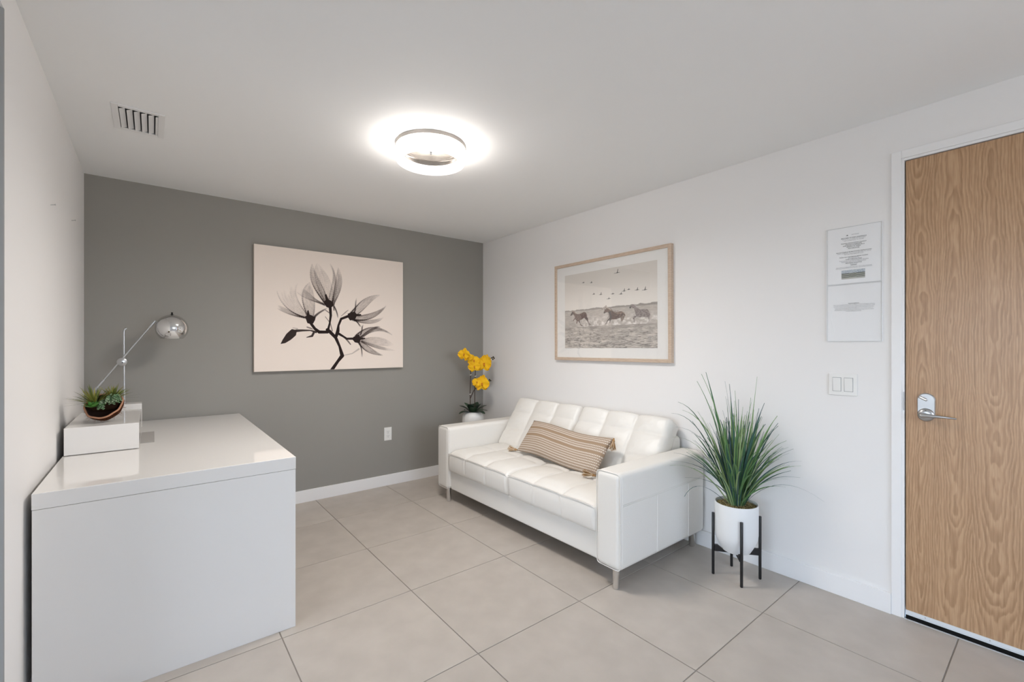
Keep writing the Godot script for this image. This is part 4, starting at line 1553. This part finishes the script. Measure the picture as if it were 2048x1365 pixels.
func build_orchid() -> void:
	# the small table that carries it stands in the corner behind the sofa arm
	var t := thing("side_table", "small white round table in the corner behind the sofa arm", "side table", Vector3(2.42, 0, -3.60))
	var s := Shape.new()
	s.lathe([Vector2(0.0, 0.38), Vector2(0.15, 0.38), Vector2(0.155, 0.385), Vector2(0.155, 0.395), Vector2(0.15, 0.40), Vector2(0.0, 0.40)], 40)
	put("table_top", s, M.ceramic, t)
	s = Shape.new()
	s.lathe([Vector2(0.0, 0.0), Vector2(0.11, 0.0), Vector2(0.11, 0.012), Vector2(0.02, 0.02), Vector2(0.018, 0.38), Vector2(0.0, 0.38)], 32)
	put("pedestal", s, M.ceramic, t)
	var o := Vector3(2.41, 0.40, -3.60)
	var p := thing("orchid", "yellow artificial orchid in a ribbed white vase in the corner", "potted plant", o)
	s = Shape.new()
	var ribs := func(a: float) -> float:
		return 1.0 + 0.075 * absf(sin(a * 7.0)) - 0.05
	s.lathe([Vector2(0.0, 0.0), Vector2(0.06, 0.0), Vector2(0.078, 0.02), Vector2(0.096, 0.08), Vector2(0.104, 0.14), Vector2(0.100, 0.185), Vector2(0.088, 0.212), Vector2(0.070, 0.226), Vector2(0.060, 0.229), Vector2(0.054, 0.226), Vector2(0.052, 0.20), Vector2(0.0, 0.20)], 96, Transform3D.IDENTITY, 0.5, ribs)
	put("ribbed_vase", s, M.ceramic, p)
	var green := paint(rgb(38, 58, 42), 0.35, 0.5)
	var green2 := paint(rgb(58, 82, 58), 0.4, 0.5)
	for k in 12:
		var a := k * TAU / 12.0 + rng.randf_range(-0.15, 0.15)
		var flat := Vector3(cos(a), 0, sin(a))
		var rise: float = 0.4 + 1.1 * (k % 3) / 2.0
		var d := (flat + Vector3.UP * rise).normalized()
		var reach := 0.165 if k % 3 < 2 else 0.15
		if o.x + d.x * reach > XR - 0.03:
			reach = (XR - 0.03 - o.x) / d.x
		s = Shape.new()
		var pts := []
		var half := []
		for i in 10:
			var q := i / 9.0
			pts.append(Vector3(0, 0.215, 0) + flat * 0.012 + d * reach * q + Vector3.DOWN * 0.045 * q * q * (1.4 - rise * 0.5))
			half.append(0.036 * pow(sin(PI * (0.10 + 0.88 * q)), 0.75))
		s.blade(pts, half, flat.cross(Vector3.UP), 0.3)
		put("leaf", s, green if k % 4 else green2, p, true)
	var brown := paint(rgb(62, 44, 34), 0.6)
	var clip := paint(rgb(216, 210, 200), 0.4)
	var stems := [
		[Vector3(-0.03, 0.21, 0.0), Vector3(-0.034, 0.42, 0.0), Vector3(-0.026, 0.60, 0.0), Vector3(-0.04, 0.70, 0.01), Vector3(-0.10, 0.775, 0.01)],
		[Vector3(0.028, 0.21, -0.01), Vector3(0.026, 0.45, -0.01), Vector3(0.028, 0.62, 0.0), Vector3(0.09, 0.705, 0.01), Vector3(0.16, 0.735, 0.01), Vector3(0.235, 0.748, 0.01)],
		[Vector3(-0.030, 0.36, 0.0), Vector3(0.0, 0.43, 0.01), Vector3(0.07, 0.505, 0.02), Vector3(0.14, 0.525, 0.02), Vector3(0.195, 0.522, 0.02)],
	]
	for st in stems:
		s = Shape.new()
		s.tube(st, [0.0042, 0.0040, 0.0034, 0.0026, 0.002, 0.0016], 8)
		put("stem", s, brown, p)
	for c in [Vector3(-0.0335, 0.40, 0.0), Vector3(-0.027, 0.585, 0.0), Vector3(0.027, 0.57, 0.0)]:
		s = Shape.new()
		s.box(c, Vector3(0.016, 0.007, 0.014), 0.002, 2, Vector3i.ONE, Basis(Vector3.BACK, 0.5))
		put("stem_clip", s, clip, p)
	var yellow := paint(rgb(244, 192, 34), 0.6, 0.3)
	yellow.backlight_enabled = true
	yellow.backlight = Color(0.35, 0.25, 0.03)
	var heart := paint(rgb(206, 126, 20), 0.6)
	for f in [
		[Vector3(-0.112, 0.785, 0.02), Vector3(-0.9, 0.1, 0.6), 0.060], [Vector3(-0.080, 0.760, 0.03), Vector3(-0.3, 0.2, 1.0), 0.048],
		[Vector3(-0.018, 0.722, 0.04), Vector3(-0.5, 0.3, 1.0), 0.060], [Vector3(-0.020, 0.668, 0.05), Vector3(-0.4, -0.1, 1.0), 0.058], [Vector3(0.010, 0.700, 0.0), Vector3(0.1, 0.5, 0.6), 0.055],
		[Vector3(0.085, 0.690, 0.06), Vector3(-0.4, 0.0, 1.0), 0.078], [Vector3(0.130, 0.712, 0.02), Vector3(0.0, 0.2, 1.0), 0.066], [Vector3(0.165, 0.728, 0.02), Vector3(0.3, 0.3, 0.9), 0.052],
		[Vector3(0.060, 0.500, 0.06), Vector3(-0.4, 0.0, 1.0), 0.074], [Vector3(0.105, 0.520, 0.03), Vector3(-0.1, 0.5, 1.0), 0.066], [Vector3(0.020, 0.515, 0.04), Vector3(-0.7, 0.4, 0.8), 0.050],
	]:
		orchid_flower(p, f[0], f[1], f[2], yellow, heart)
	var bud := paint(rgb(58, 50, 26), 0.5)
	for q in [Vector3(0.215, 0.744, 0.014), Vector3(0.235, 0.752, 0.01), Vector3(0.225, 0.730, 0.016), Vector3(0.245, 0.740, 0.01), Vector3(0.180, 0.530, 0.022), Vector3(0.195, 0.519, 0.02), Vector3(0.170, 0.512, 0.025), Vector3(-0.100, 0.800, 0.03)]:
		s = Shape.new()
		s.ball(q, Vector3(0.0075, 0.0085, 0.0075), 8, 6)
		put("bud", s, bud, p)


# --- notices by the door ---

func line_of_text(parent: Node3D, words: String, at: Vector3, size: float, bold: bool, mat: Material, wide := 0.0) -> void:
	var font := SystemFont.new()
	font.font_names = PackedStringArray(["Droid Sans"])
	font.font_weight = 700 if bold else 400
	var t := TextMesh.new()
	t.text = words
	t.font = font
	t.font_size = 32
	t.pixel_size = size / 32.0
	t.depth = 0.0002
	t.curve_step = 4.0
	t.horizontal_alignment = HORIZONTAL_ALIGNMENT_CENTER
	var o := MeshInstance3D.new()
	o.name = "text_line"
	o.mesh = t
	o.material_override = mat
	parent.add_child(o, true)
	var b := Basis(Vector3(0, 0, 1), Vector3(0, 1, 0), Vector3(-1, 0, 0))
	if wide > 0.0:
		b = b * Basis.from_scale(Vector3(wide / maxf(t.get_aabb().size.x, 0.001), 1, 1))
	o.transform = Transform3D(b, at)


func build_notices() -> void:
	var zc := -0.670
	var heights := [1.7155, 1.4275]
	var labels := ["clear acrylic holder with a printed notice and small building photo, by door", "clear acrylic holder with a short faint notice, lower of the two by door"]
	for k in 2:
		var n := thing("notice_holder", labels[k], "sign holder", Vector3(XR, heights[k], zc), "acrylic notice holders by the door")
		var s := Shape.new()
		s.span(Vector3(-0.0024, -0.1425, -0.1125), Vector3(-0.0004, 0.1425, 0.1125))
		put("back_plate", s, M.plastic, n)
		s = Shape.new()
		s.span(Vector3(-0.0034, -0.1395, -0.108), Vector3(-0.0026, 0.1395, 0.108))
		var paper := put("paper", s, M.paper, n)
		s = Shape.new()
		s.span(Vector3(-0.0068, -0.1425, -0.1125), Vector3(-0.0050, 0.1425, 0.1125))
		put("acrylic_front", s, M.acrylic, n)
		s = Shape.new()
		for e in [-1.0, 1.0]:
			s.span(Vector3(-0.0068, -0.1425, e * 0.1122 - 0.0009), Vector3(-0.0004, 0.1425, e * 0.1122 + 0.0009))
			s.span(Vector3(-0.0068, e * 0.1422 - 0.0009, -0.1113), Vector3(-0.0004, e * 0.1422 + 0.0009, 0.1113))
		put("acrylic_edge", s, M.acrylic_edge, n)
		var x := -0.0036
		if k == 0:
			s = Shape.new()
			s.tri(Vector3(x, 0.0975, -0.031), Vector3(x, 0.0975, -0.021), Vector3(x, 0.1035, -0.026))
			put("logo", s, M.ink, paper)
			var lines := [
				["OPTIMUM", 0.101, 0.0052, false, 0.030, 0.006], ["WELCOME TO FORT LAUDERDALE", 0.0865, 0.0072, true, 0.104, 0], ["551 North Fort Lauderdale Beach Blvd", 0.0800, 0.0056, false, 0.094, 0],
				["Fort Lauderdale, FL 33304", 0.0735, 0.0056, false, 0.080, 0], ["Vacation Rental Owner Contact:", 0.0605, 0.0062, true, 0.104, 0], ["Optimum Hospitality", 0.0540, 0.0062, true, 0.066, 0],
				["2700 Glades Cir N Unit #117", 0.0475, 0.0062, true, 0.088, 0], ["Weston, FL 33327", 0.0412, 0.0062, true, 0.058, 0], ["954-555-0135", 0.0335, 0.0062, true, 0.046, 0],
				["Nearest Hospital: Broward Health Medical Center", 0.0170, 0.0060, true, 0.144, 0], ["1600 S Andrews Ave Fort Lauderdale, FL 33316", 0.0108, 0.0056, false, 0.138, 0], ["954 main line open all hours", 0.0048, 0.0054, false, 0.078, 0],
				["Police non-emergency phone number", -0.0085, 0.0060, true, 0.116, 0], ["(954) 555-0100", -0.0145, 0.0054, false, 0.044, 0], ["Trash Collection Days", -0.0205, 0.0062, true, 0.066, 0],
				["Trash pickup is on Wednesdays & Saturday", -0.0268, 0.0058, false, 0.120, 0], ["Recycling collection on Wednesdays", -0.0328, 0.0058, false, 0.100, 0], ["Maximum Occupancy", -0.0390, 0.0062, true, 0.066, 0],
				["4 persons", -0.0450, 0.0056, false, 0.029, 0], ["PARKING", -0.0508, 0.0058, true, 0.025, 0], ["Valet parking is available at the front desk; self parking in the garage", -0.0590, 0.0046, false, 0.146, 0],
				["with a pass. Please see the front desk for rates and parking passes", -0.0640, 0.0046, false, 0.148, 0],
			]
			for l in lines:
				line_of_text(paper, l[0], Vector3(x, l[1], l[5]), l[2], l[3], M.ink if l[3] else M.faint_ink, l[4])
			s = Shape.new()
			s.quad_uv(Vector3(x, -0.119, -0.050), Vector3(x, -0.119, 0.046), Vector3(x, -0.074, 0.046), Vector3(x, -0.074, -0.050))
			var m := paint(Color.WHITE, 0.6, 0.2)
			m.albedo_texture = building_photo()
			put("building_photo", s, m, paper)
		else:
			var lines := [["Good Neighbors", 0.0470, 0.0056, true, 0.044], ["Please be mindful of the other residents of the building at all times", 0.0405, 0.0048, false, 0.168],
				["and keep noise to a minimum in the hallways and on the balcony. Quiet", 0.0340, 0.0048, false, 0.168], ["hours are from ten at night until eight in the morning every day", 0.0275, 0.0048, false, 0.160],
				["while pets and smoking are not allowed in any of the rooms or", 0.0210, 0.0048, false, 0.154], ["shared spaces. Guests who break these house rules may be asked", 0.0145, 0.0048, false, 0.158], ["to leave without a refund.", 0.0082, 0.0048, false, 0.062]]
			for l in lines:
				line_of_text(paper, l[0], Vector3(x, l[1], 0.0), l[2], l[3], M.ink if l[3] else M.faint_ink, l[4])
			s = Shape.new()
			var glue := []
			for i in 15:
				var q := i / 14.0
				glue.append(Vector3(-0.0042, 0.045 - 0.155 * q, -0.098 + 0.016 * sin(q * 2.6) * q + 0.004 * sin(q * 9.0)))
			s.tube(glue, [0.0013], 5)
			put("crease", s, M.paper, paper)


func building_photo() -> ImageTexture:
	# a print of a low pale hotel front with dark window bands, trees and a flag of blue above
	var w := 96
	var h := 46
	var img := Image.create(w, h, false, Image.FORMAT_RGB8)
	var n := FastNoiseLite.new()
	n.seed = 14
	n.frequency = 0.12
	for y in h:
		for x in w:
			var c := rgb(196, 204, 208).lerp(rgb(120, 134, 158), clampf(n.get_noise_2d(x * 1.4, y) * 1.6, 0.0, 1.0)) if y < 16 else rgb(176, 178, 164)
			if y >= 16:
				var band := (y - 16) % 9
				if band < 5 and not (x > 30 and x < 62):
					c = rgb(66, 72, 66).lerp(rgb(112, 112, 100), clampf(0.4 + n.get_noise_2d(x * 2.5, y * 3.0), 0.0, 1.0))
				if x > 30 and x < 62:
					c = rgb(150, 152, 140).lerp(rgb(84, 88, 72), clampf(0.3 + 1.4 * n.get_noise_2d(x * 2.0, y * 2.0), 0.0, 1.0))
			if y > 37:
				c = rgb(182, 180, 170)
			img.set_pixel(x, y, c)
	return ImageTexture.create_from_image(img)


# --- switch, outlet and nails ---

func build_small_fittings() -> void:
	var w := thing("light_switch", "white double rocker light switch plate on wall near door", "light switch", Vector3(XR, 1.067, -0.7145))
	var s := Shape.new()
	s.box(Vector3(-0.0028, 0, 0), Vector3(0.0056, 0.110, 0.118), 0.002, 2)
	put("wall_plate", s, M.plastic, w)
	for z in [-0.0245, 0.0245]:
		s = Shape.new()
		s.box(Vector3(-0.0055, 0, z), Vector3(0.0012, 0.0705, 0.0375), 0.0005, 1)
		put("rocker_gap", s, paint(rgb(150, 150, 150), 0.7), w)
		s = Shape.new()
		s.box(Vector3(-0.0068, 0, z), Vector3(0.005, 0.067, 0.034), 0.0012, 2, Vector3i.ONE, Basis(Vector3.BACK, 0.05))
		put("rocker", s, M.plastic, w)
	var u := thing("wall_outlet", "white power outlet low on the grey wall", "outlet", Vector3(1.6635, 0.466, ZB))
	s = Shape.new()
	s.box(Vector3(0, 0, 0.0028), Vector3(0.070, 0.118, 0.0056), 0.002, 2)
	put("wall_plate", s, M.plastic, u)
	for y in [-0.0195, 0.0195]:
		s = Shape.new()
		s.box(Vector3(0, y, 0.006), Vector3(0.033, 0.028, 0.002), 0.0008, 2)
		var r := put("receptacle", s, M.plastic, u)
		for x in [-0.0065, 0.0065]:
			s = Shape.new()
			s.box(Vector3(x, y + 0.003, 0.0068), Vector3(0.002, 0.008, 0.001), 0.0, 1)
			put("slot", s, M.black, r)
		s = Shape.new()
		s.lathe([Vector2(0.0025, 0.0), Vector2(0.0025, 0.0008), Vector2(0.0, 0.0008)], 10, Transform3D(Basis(Vector3.RIGHT, PI / 2), Vector3(0, y - 0.008, 0.0065)))
		put("slot", s, M.black, r)
	s = Shape.new()
	s.lathe([Vector2(0.003, 0.0), Vector2(0.0025, 0.001), Vector2(0.0, 0.0012)], 10, Transform3D(Basis(Vector3.RIGHT, PI / 2), Vector3(0, 0, 0.0056)))
	put("cover_screw", s, M.steel, u)
	for k in 2:
		var at: Vector3 = [Vector3(XL, 1.856, -2.687), Vector3(XL, 1.928, -3.314)][k]
		s = Shape.new()
		s.tube([Vector3(-0.004, -0.001, 0), Vector3(0.014, 0.003, 0)], [0.0012], 8)
		s.tube([Vector3(0.0135, 0.003, 0), Vector3(0.0152, 0.0034, 0)], [0.0032], 10)
		var o := put("nail" if k == 0 else "nail_001", s, M.steel, self)
		o.position = at
		tag(o, ["bare nail in the left wall, nearer the opening", "bare nail in the left wall, nearer the grey wall"][k], "nail", "nails left in the wall")
